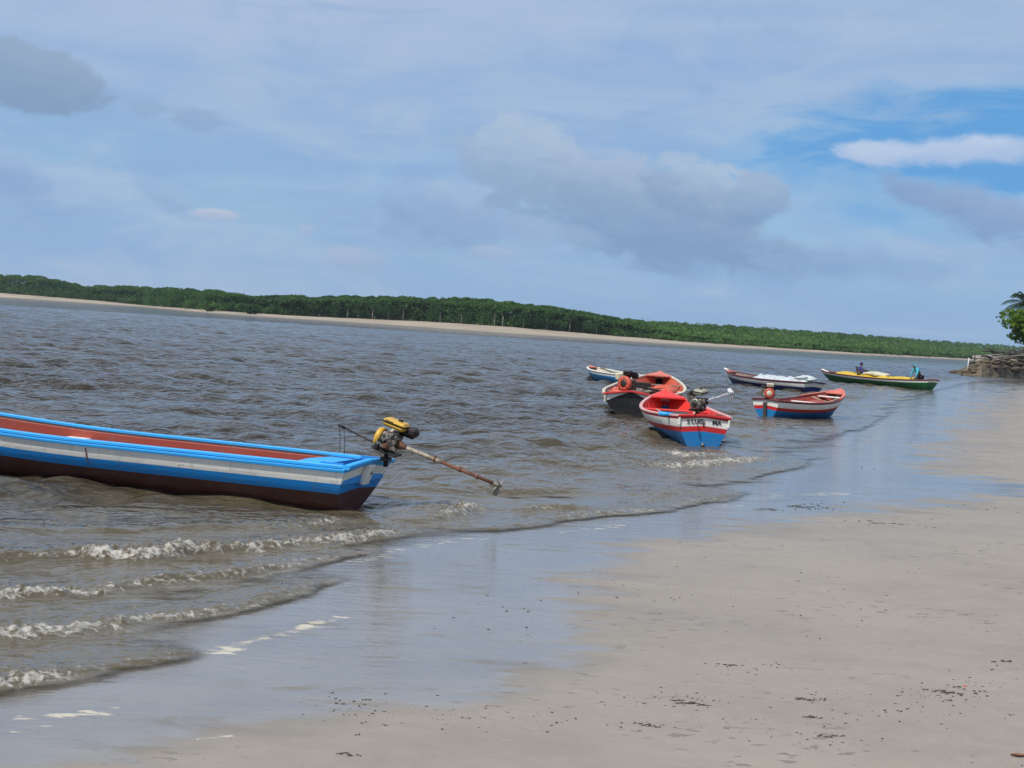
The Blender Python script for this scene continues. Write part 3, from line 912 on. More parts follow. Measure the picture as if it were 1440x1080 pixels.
# single trees and bushes that stand out at the edge of the far wood
trunk_pale = wood("pale_bark", (0.34, 0.31, 0.26))
trunk_brown = wood("brown_bark", (0.12, 0.095, 0.07))
def single_tree(name, px, e, h, w, tint0, label, cat, group, n=260, size=0.30, bare=0.45, tr_r=0.14, mat=None, leaves=None, ground=None, pos=None, trunk_lean=0.0):
    if pos is None:
        p = far_point(px); u = p / np.hypot(*p); q = p + u * e; zg = bank_z(px, e) - 0.1
    else:
        q, zg = pos[:2], pos[2]
    root = empty(name, (q[0], q[1], zg))
    tag(root, label, cat, group)
    mb = MB()
    lean = rng.uniform(-.06, .06) + trunk_lean
    top = (lean * h, rng.uniform(-.05, .05) * h, h * 0.80)
    mid = (lean * h * 0.35, 0.02 * h, h * 0.42)
    mb.tube([(0, 0, -0.2), mid, top], [tr_r, tr_r * 0.8, tr_r * 0.25], 7)
    for k in range(5):
        a = rng.random() * 6.28; s = rng.uniform(.45, .72)
        b0 = (mid[0] + (top[0] - mid[0]) * (s - .42) / .38, mid[1] + (top[1] - mid[1]) * (s - .42) / .38, h * s)
        mb.tube([b0, (b0[0] + math.cos(a) * w * .2, b0[1] + math.sin(a) * w * .2, b0[2] + h * .08), (b0[0] + math.cos(a) * w * .34, b0[1] + math.sin(a) * w * .34, b0[2] + h * .17)], [tr_r * .45, tr_r * .3, tr_r * .12], 5)
    mb.build("trunk", mat or trunk_pale, root)
    P, k, tn = crown_points(n, w / 2, h * (1 - bare) / 2, 8)
    C = P + np.array([top[0] * .8, top[1] * .8, h * (1 + bare) / 2])
    V, F = leaf_quads(C, size)
    tv = np.repeat(np.clip(tint0 + tn + .12 * rng.normal(size=n), 0, 1), 4)
    np_mesh("crown", V, F, leaves or MATS["mangrove_leaves"], {"tint": tv}, smooth=False, parent=root)
    return root

for px in (471, 488, 503, 523, 545, 566, 618, 648, 694, 706, 735, 768, 800, 838):
    single_tree("mangrove_tree", px, 45.5 + rng.uniform(-1.0, 1.0), rng.uniform(5.4, 7.2), rng.uniform(2.6, 3.6), 0.42, "slender mangrove tree with a bare pale trunk at the front edge of the far wood", "tree", "pale trunked mangroves at the edge of the far wood", n=170, size=0.34, bare=0.55, tr_r=0.17)
single_tree("bush", 348, 24, 4.0, 9.0, 0.22, "dark rounded bush standing forward on the pale sand across the water", "bush", None, n=500, size=0.42, bare=0.02, mat=trunk_brown)
single_tree("bush", 296, 26, 3.2, 7.0, 0.75, "bright green bush beside the dark rounded one on the far sand", "bush", None, n=380, size=0.40, bare=0.02, mat=trunk_brown)
single_tree("mangrove_tree", 242, 44.5, 6.2, 5.0, 1.0, "yellow green young tree brighter than the dark wood behind it", "tree", None, n=330, size=0.40, bare=0.1, mat=trunk_brown)

# ------------------------------------------------------------------ boats
WHITE = paint("white_paint", (0.82, 0.80, 0.74), wear=0.34, grime=0.36)
BLUE = paint("bright_blue_paint", (0.004, 0.255, 0.70), wear=0.30, grime=0.40)
SKYBLUE = paint("sky_blue_rail_paint", (0.020, 0.37, 0.84), wear=0.16, grime=0.28)
MAROON = paint("maroon_paint", (0.085, 0.026, 0.024), wear=0.18, grime=0.6)
REDIN = paint("red_lead_paint", (0.33, 0.055, 0.035), wear=0.45, grime=0.5)
RED = paint("red_paint", (0.56, 0.016, 0.018), wear=0.16, grime=0.18)
BRRED = paint("bright_red_paint", (0.72, 0.030, 0.020), wear=0.18, grime=0.25)
PINK = paint("faded_pink_rail_paint", (0.66, 0.36, 0.34), wear=0.3, grime=0.3)
DKRED = paint("dark_red_paint", (0.16, 0.022, 0.025), wear=0.2)
CORAL = paint("coral_paint", (0.62, 0.16, 0.11), wear=0.3)
ORRED = paint("orange_red_paint", (0.55, 0.095, 0.045), wear=0.4, under=(0.55, 0.50, 0.42))
BLACK = paint("black_tar_paint", (0.008, 0.008, 0.010), wear=0.10, grime=0.12, rough=0.5, under=(0.08, 0.07, 0.06))
NAVY = paint("navy_paint", (0.008, 0.030, 0.17), wear=0.14, grime=0.25)
DKNAVY = paint("dark_navy_rail_paint", (0.022, 0.016, 0.045), wear=0.25)
GREEN = paint("green_paint", (0.010, 0.135, 0.045), wear=0.14, grime=0.3)
TURQ = paint("turquoise_blue_paint", (0.010, 0.27, 0.58), wear=0.14, grime=0.25)
MIDBLUE = paint("mid_blue_paint", (0.006, 0.185, 0.47), wear=0.16, grime=0.3)
CREAM = paint("cream_paint", (0.62, 0.55, 0.42), wear=0.35)
OLDWOOD = wood("weathered_planks", (0.24, 0.20, 0.155))
DARKWOOD = wood("dark_wet_planks", (0.075, 0.060, 0.048))
BLACKM = metal("black_iron", (0.018, 0.018, 0.019), 0.35, 0.55, 0.4)
GREYM = metal("oily_cast_metal", (0.26, 0.25, 0.22), 0.55, 0.5, 0.5)
RUST = metal("rusted_pipe", (0.20, 0.085, 0.05), 0.7, 0.75, 0.2)
PALEPIPE = metal("worn_cream_pipe", (0.42, 0.36, 0.27), 0.55, 0.7, 0.1)
STEEL = metal("grey_steel_pipe", (0.55, 0.56, 0.56), 0.0, 0.4, 0.1)
YEL = paint("engine_yellow", (0.62, 0.36, 0.035), wear=0.2, rough=0.35, grain=False)
ENGRED = paint("engine_orange_red", (0.58, 0.075, 0.035), wear=0.2, rough=0.4, grain=False)
ENGWHITE = paint("engine_cream", (0.70, 0.64, 0.46), wear=0.15, rough=0.4, grain=False)
ENGGREY = paint("engine_khaki", (0.30, 0.29, 0.21), wear=0.3, rough=0.4, grain=False)
ROPE = cloth("rope_fibre", (0.45, 0.40, 0.30))
BLACKTXT = paint("black_lettering_paint", (0.012, 0.012, 0.013), wear=0.1, grime=0.0, grain=False)

class Boat:
    def __init__(s, name, label, stern, bow, **k):
        s.k = dict(B=1.8, BT=1.0, tm=0.5, zs0=.5, zsm=.48, zs1=.8, ts=.35, zk=-.12, bk=.16, p=2.3, rb=.5, rs=.18, bands=[], low=BLUE, crown=.05, bcrown=.06, inner=REDIN,
                   rail=RED, rw=.075, rh=.055, thwarts=(.3, .55, .8), thw=OLDWOOD, floor=.16, wall=.04, heel=0.0, cap=None, group=None, ztrim=0.0)
        s.k.update(k)
        a = np.array(stern[:2], float); b = np.array(bow[:2], float)
        s.L = float(np.hypot(*(b - a)))
        s.rz = math.atan2(b[1] - a[1], b[0] - a[0])
        s.root = empty(name, (a[0], a[1], s.k['ztrim']), s.rz, rx=s.k['heel'])
        tag(s.root, label, "boat", s.k['group'])
        s.M = Matrix.Translation((a[0], a[1], s.k['ztrim'])) @ Matrix.Rotation(s.rz, 4, 'Z') @ Matrix.Rotation(s.k['heel'], 4, 'X')
        s.hull()
    def b(s, t):
        k = s.k
        if t < k['tm']:
            return k['BT'] / 2 + (k['B'] - k['BT']) / 2 * math.sin(math.pi / 2 * t / k['tm']) ** 0.95
        q = (t - k['tm']) / (1 - k['tm'])
        return max(0.028, k['B'] / 2 * (1 - q ** 2.3) ** 0.85)
    def zs(s, t):
        k = s.k
        if t < k['ts']:
            return k['zsm'] + (k['zs0'] - k['zsm']) * (1 - t / k['ts']) ** 2
        return k['zsm'] + (k['zs1'] - k['zsm']) * ((t - k['ts']) / (1 - k['ts'])) ** 2.1
    def zk(s, t):
        return s.k['zk'] + 0.22 * max(0, (t - .72) / .28) ** 2
    def x(s, t, v):
        k = s.k
        return t * s.L - k['rb'] * (v ** 1.25) * t ** 5 + k['rs'] * v * (1 - t) ** 5
    def y(s, t, v):
        k = s.k
        bb = s.b(t); bk = min(k['bk'] * (1 - .6 * t), bb * .8)
        p = k['p'] * (1 - 0.45 * max(0, (t - .6) / .4))
        return bk + (bb - bk) * (1 - min(v, 1) ** p)
    def pt(s, t, v, side):
        H = s.zs(t) - s.zk(t)
        return (s.x(t, v), side * s.y(t, v), s.zs(t) - v * H)
    def hull(s):
        k = s.k
        mats = [m for d, m in k['bands']] + [k['low']]
        ds = [0.0] + [d for d, m in k['bands']]
        nb = len(k['bands']); NL = 6
        T = [0, .015] + list(np.linspace(.05, .95, 30)) + [.97, .985, 1.0]
        mb = MB()
        def rows(t):
            H = s.zs(t) - s.zk(t)
            w = [min(d / H, .92) for d in ds]
            return w + [w[-1] + (1 - w[-1]) * (i + 1) / NL for i in range(NL)]
        for side in (1, -1):
            P = [[s.pt(t, v, side) for v in rows(t)] for t in T]
            if side < 0: P = [r for r in P]
            g = P if side < 0 else [r[::-1] for r in P]
            nr = len(P[0]) - 1
            mb.grid(g, (lambda i, j: min(j, nb)) if side < 0 else (lambda i, j: min(nr - 1 - j, nb)), True)
        mb.grid([[s.pt(t, 1, -1), s.pt(t, 1, 1)] for t in T], nb, True)          # keel strip
        rw = rows(1.0)
        mb.grid([[s.pt(1.0, v, -1) for v in rw], [s.pt(1.0, v, 1) for v in rw]], lambda i, j: min(j, nb), False)
        # transom
        S = np.linspace(-1, 1, 13)
        r0 = rows(0.0); H = s.zs(0) - s.zk(0)
        G = []
        for q in S:
            prev = None; line = []
            for i, v in enumerate(r0):
                z = s.zs(0) - v * H
                cr = k['crown'] if i == 0 else k['bcrown'] * max(0, (1 - max(0, v - r0[min(1, nb)]) / 1.05))
                if i > nb: cr *= (1 - (i - nb) / NL)
                z += cr * (1 - abs(q) ** 1.15)
                if prev is not None: z = min(z, prev - 1e-4)
                prev = z
                line.append((s.x(0, v) - 0.002, q * s.y(0, v), z))
            G.append(line)
        mb.grid(G, lambda i, j: min(j, nb), False)
        s.hull_o = mb.build("hull", mats, s.root)
        # lining: what shows of the inside
        mi = MB()
        th = k['wall']
        T2 = [t for t in T if t < .975]
        V = np.linspace(0, 1, 5)
        def inn(t, q, side):
            zt = s.zs(t) - .004; zf = min(max(k['floor'], s.zk(t) + .1), zt - .05)
            z = zt + (zf - zt) * q
            v = (s.zs(t) - z) / (s.zs(t) - s.zk(t))
            return (min(max(s.x(t, v), s.x(0, v) + th + .03), s.L), side * max(s.y(t, v) - th, .004), z)
        for side in (1, -1):
            g = [[inn(t, q, side) for q in V] for t in T2]
            mi.grid(g if side > 0 else [r[::-1] for r in g], 0, True)
        mi.grid([[inn(t, 1, 1), inn(t, 1, -1)] for t in T2], 1, False)
        tr = [inn(0, q, 1) for q in V]
        mi.grid([[(p[0], yy * p[1], p[2] + (k['crown'] * (1 - abs(yy)) if i == 0 else 0)) for i, p in enumerate(tr)] for yy in (-1, -.5, 0, .5, 1)], 0, False)
        mi.build("interior", [k['inner'], k.get('floorm', DARKWOOD)], s.root)
        for side in (1, -1):
            mr = MB()
            mr.strip([(s.x(t, 0), side * (s.b(t) - .012), s.zs(t) + k['rh'] * .28) for t in T], k['rw'], k['rh'])
            mr.build("gunwale", k['rail'], s.root)
        mc = MB()
        mc.strip([(-.004, q * (s.b(0) + .02), s.zs(0) + k['crown'] * (1 - abs(q) ** 1.15) + .012) for q in np.linspace(1, -1, 9)], .085, k['rh'] * 1.15)
        mc.build("transom_cap", k['cap'] or k['rail'], s.root)
        # frames (ribs) along the inside
        for t in k.get('ribs', ()):
            for side in (1, -1):
                m3 = MB()
                pts = [inn(t, q, side) for q in (0.04, .35, .7, 1)]
                m3.grid([[(p[0] - .025, p[1], p[2]), (p[0] - .025, p[1] - side * .035, p[2]), (p[0] + .025, p[1] - side * .035, p[2]), (p[0] + .025, p[1], p[2])] for p in pts], 0, False, True)
                m3.build("rib", k['inner'], s.root)
        for t in k['thwarts']:
            tt = t[0] if isinstance(t, tuple) else t
            mat = t[1] if isinstance(t, tuple) else k['thw']
            m4 = MB()
            drop = t[2] if isinstance(t, tuple) and len(t) > 2 else .10
            wd = t[3] if isinstance(t, tuple) and len(t) > 3 else .22
            m4.box(s.x(tt, .1), 0, s.zs(tt) - drop, wd, 2 * (s.y(tt, drop / (s.zs(tt) - s.zk(tt))) - th * 1.1), .035, 0, bev=.008)
            m4.build("thwart", mat, s.root)
        if k.get('deck'):
            t0, mat, rise = k['deck']
            m5 = MB()
            g = []
            for t in np.linspace(t0, .995, 10):
                g.append([(s.x(t, 0), q * (s.b(t) - .02), s.zs(t) + .022 + rise * (1 - q * q) * (t - t0) / (1 - t0) + rise * .4) for q in np.linspace(-1, 1, 9)])
            lower = [[(p[0], p[1], p[2] - .035) for p in r] for r in g]
            m5.grid([r[::-1] for r in g], 0, True); m5.grid(lower, 0, True)
            for a_, b_ in ((g[0], lower[0]),):
                m5.grid([a_, b_], 0, False)
            m5.grid([[r[0] for r in g], [r[0] for r in lower]], 0, False); m5.grid([[r[-1] for r in lower], [r[-1] for r in g]], 0, False)
            m5.build("bow_deck", mat, s.root)
    def local(s, w):
        return s.M.inverted() @ Vector(w)
    def part(s, mb, name, mat):
        return mb.build(name, mat, s.root)

def add_engine(boat, S, E, tank, disc, tank_m=None, shaft=(GREYM, STEEL), sc=1.0, tiller=True, air=BLACKM, mountz=None, cables=False, prop=True, roll=0.0, tiller_len=.62, disc_r=.135, disc_face=None, housing=RUST):
    S, E = Vector(S), Vector(E)
    X = (E - S).normalized()
    Z = Vector((0, 0, 1)); Y = Z.cross(X).normalized(); Z = X.cross(Y)
    if roll:
        q = Matrix.Rotation(roll, 3, X); Y = q @ Y; Z = q @ Z
    Lz = (E - S).length / sc
    O = S - X * .14 * sc - Z * .10 * sc
    M = Matrix(((X.x, Y.x, Z.x, O.x), (X.y, Y.y, Z.y, O.y), (X.z, Y.z, Z.z, O.z), (0, 0, 0, 1))) @ Matrix.Scale(sc, 4)
    blk = MB()
    blk.box(0, 0, -.035, .34, .26, .03, 1, bev=.006)
    blk.box(.0, -.01, .10, .22, .20, .22, 0, bev=.025)
    blk.box(-.02, -.115, .08, .16, .03, .15, 0, bev=.02)
    for i in range(7):                                            # cooling fins of the slanted cylinder
        blk.box(.0, .115 + i * .018, .135 + i * .010, .19 - .004 * i, .007, .17, 0, Matrix.Rotation(R(-28), 3, 'X'))
    blk.box(0, .17, .16, .10, .14, .10, 0, Matrix.Rotation(R(-28), 3, 'X'), bev=.01)
    for i in range(16):                                           # carburettor, levers, bolts, plug
        blk.box(rng.uniform(-.12, .13), rng.uniform(-.15, -.10), rng.uniform(.0, .22), rng.uniform(.02, .06), rng.uniform(.02, .05), rng.uniform(.02, .06), int(rng.integers(0, 3)), Matrix.Rotation(rng.uniform(-.8, .8), 3, 'Y'), bev=.006)
    blk.tube([(-.05, -.15, .06), (-.01, -.165, .12), (.06, -.15, .17), (.09, -.10, .21)], .010, 6, 1)
    blk.tube([(-.10, -.12, .15), (-.04, -.17, .20), (.02, -.13, .24)], .007, 6, 2)
    blk.lathe((.0, -.10, .05), (0, -1, 0), [(0, .045), (.05, .045), (.055, .03), (.07, .03)], 12, 2)
    eng = blk.build("engine", [GREYM, BLACKM, housing], boat.root)
    eng.matrix_local = boat.M.inverted() @ M
    m = MB()                                                      # fuel tank: two pressed halves with a seam flange
    m.box(.015, -.015, .315, .31, .23, .065, 0, bev=.03); m.box(.015, -.015, .358, .31, .23, .06, 0, bev=.028)
    m.box(.015, -.015, .337, .316, .236, .005, 1)
    [m.box(-.09 + .022 * q_, -.131, .362, .012, .004, .018, 1) for q_ in range(5)] if tank_m else None
    m.build("fuel_tank", [tank, tank_m or BLACKM], eng)
    m = MB(); m.lathe((.05, .01, .385), (0, 0, 1), [(0, .032), (.022, .032), (.03, .025)], 12)
    m.build("fuel_cap", BLACKM, eng)
    m = MB()
    m.lathe((-.105, 0, .10), (-1, 0, 0), [(0, disc_r), (.05, disc_r), (.075, disc_r * .93), (.085, disc_r * .72), (.080, disc_r * .55)], 22, 0)
    m.lathe((-.18, 0, .10), (-1, 0, 0), [(0, disc_r * .55), (.012, disc_r * .5), (.02, .02)], 18, 1)
    for i in range(8):
        a = i * math.pi / 4
        m.box(-.191, math.cos(a) * disc_r * .72, .10 + math.sin(a) * disc_r * .72, .006, .012, .035, 2, Matrix.Rotation(a, 3, 'X'))
    m.build("recoil_cover", [disc, disc_face or BLACKM, BLACKM], eng)
    m = MB(); m.lathe((.02, .17, .27), (1, 0, 0), [(0, .05), (.02, .075), (.20, .075), (.225, .05)], 14)
    m.tube([(.06, .17, .20), (.04, .13, .18)], .022, 8)
    m.build("muffler", BLACKM, eng)
    m = MB(); m.box(.255, .01, .315, .15, .15, .125, 0, bev=.04); m.tube([(.16, 0, .27), (.22, 0, .29)], .03, 8)
    m.build("air_filter", air, eng)
    m = MB(); m.tube([(.11, 0, .10), (.16, 0, .10), (.20, 0, .10), (.24, 0, .10)], [.06, .055, .038, .030], 12, 2)
    n = 7
    m.tube([(.23 + (Lz * .45 - .1) * i / n, 0, .10) for i in range(n + 1)], .027, 10, 0)
    m.tube([(.12 + Lz * .45, 0, .10), (.14 + Lz, 0, .10)], .0225, 10, 1)
    for q in (.36, .62, .8):
        m.tube([(.14 + Lz * q, 0, .10), (.17 + Lz * q, 0, .10)], .031, 8, 1)
    m.tube([(.14 + Lz * .36, 0, .13), (.15 + Lz * .36, .0, .155)], .012, 6, 1)
    m.tube([(.10 + Lz * .62, 0, .125), (.16 + Lz * .66, -.03, .16), (.16 + Lz * .72, -.05, .17)], .008, 5, 0)
    m.build("drive_shaft", [shaft[0], shaft[1], housing], eng)
    if prop:
        m = MB()
        e0 = .14 + Lz
        m.lathe((e0 - .03, 0, .10), (1, 0, 0), [(0, .030), (.03, .034), (.075, .034), (.12, .008)], 10, 0)
        for kx in range(3):
            a = R(25 + 120 * kx)
            ra = Vector((0, math.cos(a), math.sin(a))); ta = Vector((0, -math.sin(a), math.cos(a)))
            g = []
            for r_, w_ in ((.025, .020), (.06, .040), (.10, .046), (.13, .030), (.145, .008)):
                ctr = Vector((e0 + .04, 0, .10)) + ra * r_
                dv = (ta * .75 + Vector((.65, 0, 0))) * w_
                g.append([ctr - dv + Vector((.004, 0, 0)), ctr + dv + Vector((.004, 0, 0)), ctr + dv - Vector((.004, 0, 0)), ctr - dv - Vector((.004, 0, 0))])
            m.grid(g, 0, False, True)
        m.box(e0 - .05, 0, .02, .05, .008, .11, 0)
        m.build("propeller", GREYM if shaft[1] is not STEEL else STEEL, eng)
    if tiller:
        m = MB()
        tip = (-.12 - tiller_len, -.05, .02 + .06 * tiller_len)
        m.tube([(.05, -.03, -.02), (-.14, -.04, .01), tip], .013, 8, 1)
        dv = Vector(tip) - Vector((-.14, -.04, .01))
        m.tube([Vector(tip) - dv * .16, Vector(tip)], .020, 8, 0)
        if cables:
            Zi = M.inverted() @ boat.M
            for q in (.02, .14):
                p0 = Vector(tip) - dv * q
                wz = (M @ p0)
                p1 = Zi @ (boat.M.inverted() @ Vector((wz.x + .02, wz.y + .02, wz.z - .30)))
                m.tube([p0, (p0 + p1) / 2 + Vector((.01, 0, 0)), p1], .004, 5, 0)
        m.build("tiller", [BLACKM, BLACKM], eng)
    m = MB()
    b0 = boat.M.inverted() @ (M @ Vector((0, 0, -.05)))
    zz = mountz if mountz is not None else boat.zs(0)
    m.tube([b0, (b0.x, b0.y, min(zz, b0.z - .04) - .05)], .030 * sc, 10, 0)
    m.box(b0.x, b0.y, zz + .035, .12 * sc, .12 * sc, .05, 0, bev=.01)
    m.build("engine_mount", BLACKM, boat.root)
    return eng

def P2(px, py, d): return at_depth(px, py, d)

# --- 1: the near boat
nb_c1, nb_c2 = at_depth(485, 659, 15.1), at_depth(551, 649, 16.1)
stern = (nb_c1 + nb_c2) / 2
axis = np.array([-0.945, 0.33]); axis /= np.linalg.norm(axis)
A = Boat("fishing_boat", "long blue and white boat with maroon bottom and a yellow engine on its stern", stern, stern[:2] + axis * 7.6,
         B=1.36, BT=1.12, tm=.52, zs0=.485, zsm=.49, zs1=.80, ts=.4, zk=-.16, bk=.10, p=2.1, rb=.7, rs=.26,
         bands=[(.05, SKYBLUE), (.178, WHITE), (.292, BLUE)], low=MAROON, crown=.035, bcrown=.05, inner=paint('painted_shade_lining', (.075, .030, .024), wear=.3), rail=SKYBLUE, rw=.06, rh=.042,  # lining colour darkened to stand in for the shadow below the red stringer
         thwarts=[(.26, OLDWOOD, .16), (.55, WHITE, .13, .3), (.74, OLDWOOD, .14), (.9, OLDWOOD, .1)], cap=SKYBLUE, ribs=[.16, .3, .44, .6, .76])
# stern knee, post and small quarter deck of the near boat
m = MB(); m.box(.015, 0, .385, .07, .15, .24, 0, Matrix.Rotation(R(-22), 3, 'Y'), bev=.012); A.part(m, "stern_post", WHITE)
m = MB(); m.lathe((-.02, -.02, .40), (-1, 0, -.4), [(0, .026), (.008, .026), (.012, .01)], 10); A.part(m, "stern_fitting", BLACKM)
g = []
for q in np.linspace(-1, 1, 7):
    g.append([(x_, q * (A.b(x_ / A.L) - .03), A.zs(x_ / A.L) - .012 + .02 * (1 - abs(q))) for x_ in (.34, .5, .74)])
m = MB(); m.grid(g, 0, False); m.grid([[(x_, y_, z_ - .03) for x_, y_, z_ in r][::-1] for r in g], 0, False)
for e_ in (0, -1):
    m.grid([[r[e_] for r in g], [(r[e_][0], r[e_][1], r[e_][2] - .03) for r in g]], 0, False)
A.part(m, "stern_deck", SKYBLUE)
m = MB()
for x_, w_ in ((.33, .03), (.07, .03)):
    m.box(x_, 0, .40, w_, 2 * A.b(.02) - .12, .20, 0)
m.box(.20, -(A.b(.02) - .07), .42, .27, .03, .22, 0); m.box(.20, A.b(.02) - .07, .42, .27, .03, .22, 0); m.box(.20, 0, .31, .27, 2 * A.b(.02) - .14, .02, 0)
A.part(m, "stern_well", BLUE)
for t_, v0, v1 in ((.42, .10, .36), (.585, .13, .30)):
    m = MB(); m.grid([[(p_[0] + dx, p_[1] + .0025, p_[2]) for dx in (-.008, .008)] for p_ in [A.pt(t_, v_, 1) for v_ in np.linspace(v0, v1, 6)]][::-1], 0, False); A.part(m, "rust_streak", RUST)
m = MB()
for t0 in (.03,):
    pts = [(A.x(t, 0) + .01, A.b(t) + .026, A.zs(t) - .020) for t in np.linspace(0.0, .94, 26)]
    m.strip(pts, .016, .022)
A.part(m, "rubbing_strake", SKYBLUE)
m = MB()
pts = [(A.x(t, 0), -(A.y(t, .2) - .062), A.zs(t) - .095) for t in np.linspace(.05, .93, 24)]
m.strip(pts, .028, .15)
A.part(m, "inner_stringer", REDIN)
add_engine(A, at_depth(562, 626, 15.62), at_depth(697, 680.5, 15.25), YEL, YEL, tank_m=BLACKM, shaft=(PALEPIPE, RUST), sc=.86, cables=True, mountz=.52, tiller_len=.60)

# --- 2: red, white and blue boat with lettering
S_ = at_depth(991, 583, 28.2)
Bo = Boat("fishing_boat", "red, white and blue boat lettered S LUIS MA across its stern", (S_[0], S_[1]), (S_[0] - .22, S_[1] + 5.6),
          B=1.74, BT=1.0, tm=.46, zs0=.56, zsm=.50, zs1=.80, ts=.45, zk=-.10, bk=.25, p=1.75, rb=.5, rs=.02,
          bands=[(.055, RED), (.205, WHITE), (.305, RED)], low=MIDBLUE, crown=.035, bcrown=.055, inner=BRRED, rail=PINK, rw=.07, rh=.04, cap=RED,
          thwarts=[(.10, WHITE, .05, .26), (.30, BRRED, .12), (.50, BRRED, .12), (.68, BRRED, .08, .3)], ribs=[.2, .38, .55, .62, .74, .8], deck=(.87, BRRED, .05), floorm=paint("grey_floor_paint", (.10, .11, .11)))
# writing on the transom
def lettering(boat, txt, size, at, rot, name="lettering", mat=BLACKTXT):
    cu = bpy.data.curves.new("lettering_curve", 'FONT')
    cu.body = txt; cu.size = size; cu.extrude = 0.002; cu.align_x = 'CENTER'; cu.align_y = 'CENTER'; cu.offset = 0.0022
    tmp = bpy.data.objects.new("lettering_tmp", cu)
    COL.objects.link(tmp)
    dg = bpy.context.evaluated_depsgraph_get()
    me = bpy.data.meshes.new_from_object(tmp.evaluated_get(dg))
    bpy.data.objects.remove(tmp); bpy.data.curves.remove(cu)
    me.materials.clear(); me.materials.append(mat)
    o = bpy.data.objects.new(name, me)
    link(o, boat.root)
    o.location = at; o.rotation_euler = rot
    return o
TR = (R(90), 0, R(-90))
for txt, yy, zz, tilt in (("S", .31, .462, 2.5), ("LUIS", .135, .476, 2.5), ("MA", -.25, .472, -2.5)):
    lettering(Bo, txt, .128, (-.009, yy, zz), (Matrix.Rotation(R(-90), 4, 'Z') @ Matrix.Rotation(R(90), 4, 'X') @ Matrix.Rotation(R(tilt), 4, 'Z')).to_euler())
lettering(Bo, "I8", .10, (1.10, Bo.y(1.1 / Bo.L, .2) + .012, .385), (Matrix.Rotation(R(180 - 10), 4, 'Z') @ Matrix.Rotation(R(90), 4, 'X')).to_euler(), mat=paint("faded_grey_lettering", (.22, .21, .2), grain=False))
m = MB(); m.lathe((.0, 0, .03), (-1, 0, 0), [(0, .035), (.03, .03), (.05, .012)], 10); Bo.part(m, "drain_plug", GREYM)
for sy in (1, -1):
    m = MB(); m.box(-.012, sy * .49, .47, .05, .045, .17, 0, bev=.012); Bo.part(m, "corner_block", WHITE)
m = MB(); m.tube([(.05, .0, .52), (-.012, .0, .49), (-.012, 0.01, .40)], .012, 6); Bo.part(m, "rust_streak", RUST)
m = MB(); m.box(.32, .12, .545, .42, .05, .03, 0); m.box(.16, -.1, .60, .10, .55, .05, 0, bev=.01); Bo.part(m, "engine_bed", DARKWOOD)
add_engine(Bo, at_depth(986, 566, 28.5), at_depth(1030, 552.5, 30.0), ENGGREY, GREYM, shaft=(STEEL, STEEL), sc=.98, mountz=.56, tiller_len=.42, disc_r=.12, roll=R(6))
m = MB(); m.tube([(.52, .83, .56), (.50, .55, .555)], .045, 10, 0); m.tube([(.50, .55, .555), (.42, -.30, .56)], .028, 10, 1)
o = m.build("oar", [SKYBLUE, OLDWOOD], None); o.matrix_world = Bo.M
tag(o, "wooden oar with a bright blue end laid across the stern of the lettered boat", "oar")
# gear inside
def lump(name, boat, loc, size, mat, label, cat, n=14, group=None, amp=.18):
    me = MB()
    rows = []
    ph = rng.random() * 9
    for i in range(n):
        th = math.pi * i / (n - 1)
        row = []
        for j in range(n + 4):
            a = 2 * math.pi * j / (n + 4)
            k = 1 + amp * math.sin(3 * a + ph + 2 * th) + amp * .6 * math.sin(7 * a - ph + 5 * th)
            row.append((size[0] * math.sin(th) * math.cos(a) * k, size[1] * math.sin(th) * math.sin(a) * k, max(size[2] * math.cos(th) * (1 + amp * .5 * math.sin(4 * a + ph)), -size[2] * .45)))
        rows.append(row)
    me.grid(rows[::-1], 0, True, True)
    o = me.build(name, mat)
    if boat is not None:
        o.matrix_world = boat.M @ Matrix.Translation(loc)
    else:
        o.location = loc
    tag(o, label, cat, group)
    return o
NET = cloth("dark_net", (.05, .055, .055)); NETB = cloth("teal_net", (.06, .13, .15))
lump("fishing_net", Bo, (2.6, .05, .30), (.55, .42, .2), NET, "dark heap of fishing net in the middle of the lettered red boat", "net")
lump("fishing_net", Bo, (1.7, -.05, .28), (.40, .36, .15), NETB, "teal fishing net heaped behind the oar in the lettered red boat", "net")
for i, (xx, yy) in enumerate(((1.75, .60), (2.2, .62), (2.65, .60))):
    o = lump("float_buoy", Bo, (xx, yy, .36), (.13, .13, .13), BRRED, "round red float buoy against the inside of the lettered boat's left wall", "buoy", 10, "red float buoys in the lettered boat", .03)
m = MB(); m.tube([(2.9, .55, .52), (2.2, .47, .46), (1.2, .38, .50)], .018, 6); o = m.build("mooring_rope", ROPE); o.matrix_world = Bo.M
tag(o, "pale rope stretched along the inside of the lettered red boat", "rope")
m = MB(); m.tube([(2.3, -.18, .22), (2.3, -.18, .66)], .02, 8); m.box(2.3, -.18, .67, .08, .16, .04, 0, bev=.01); m.box(2.3, -.18, .235, .14, .14, .03, 0); o = m.build("wooden_stake", CREAM); o.matrix_world = Bo.M
tag(o, "short white upright post standing inside the lettered red boat", "post")

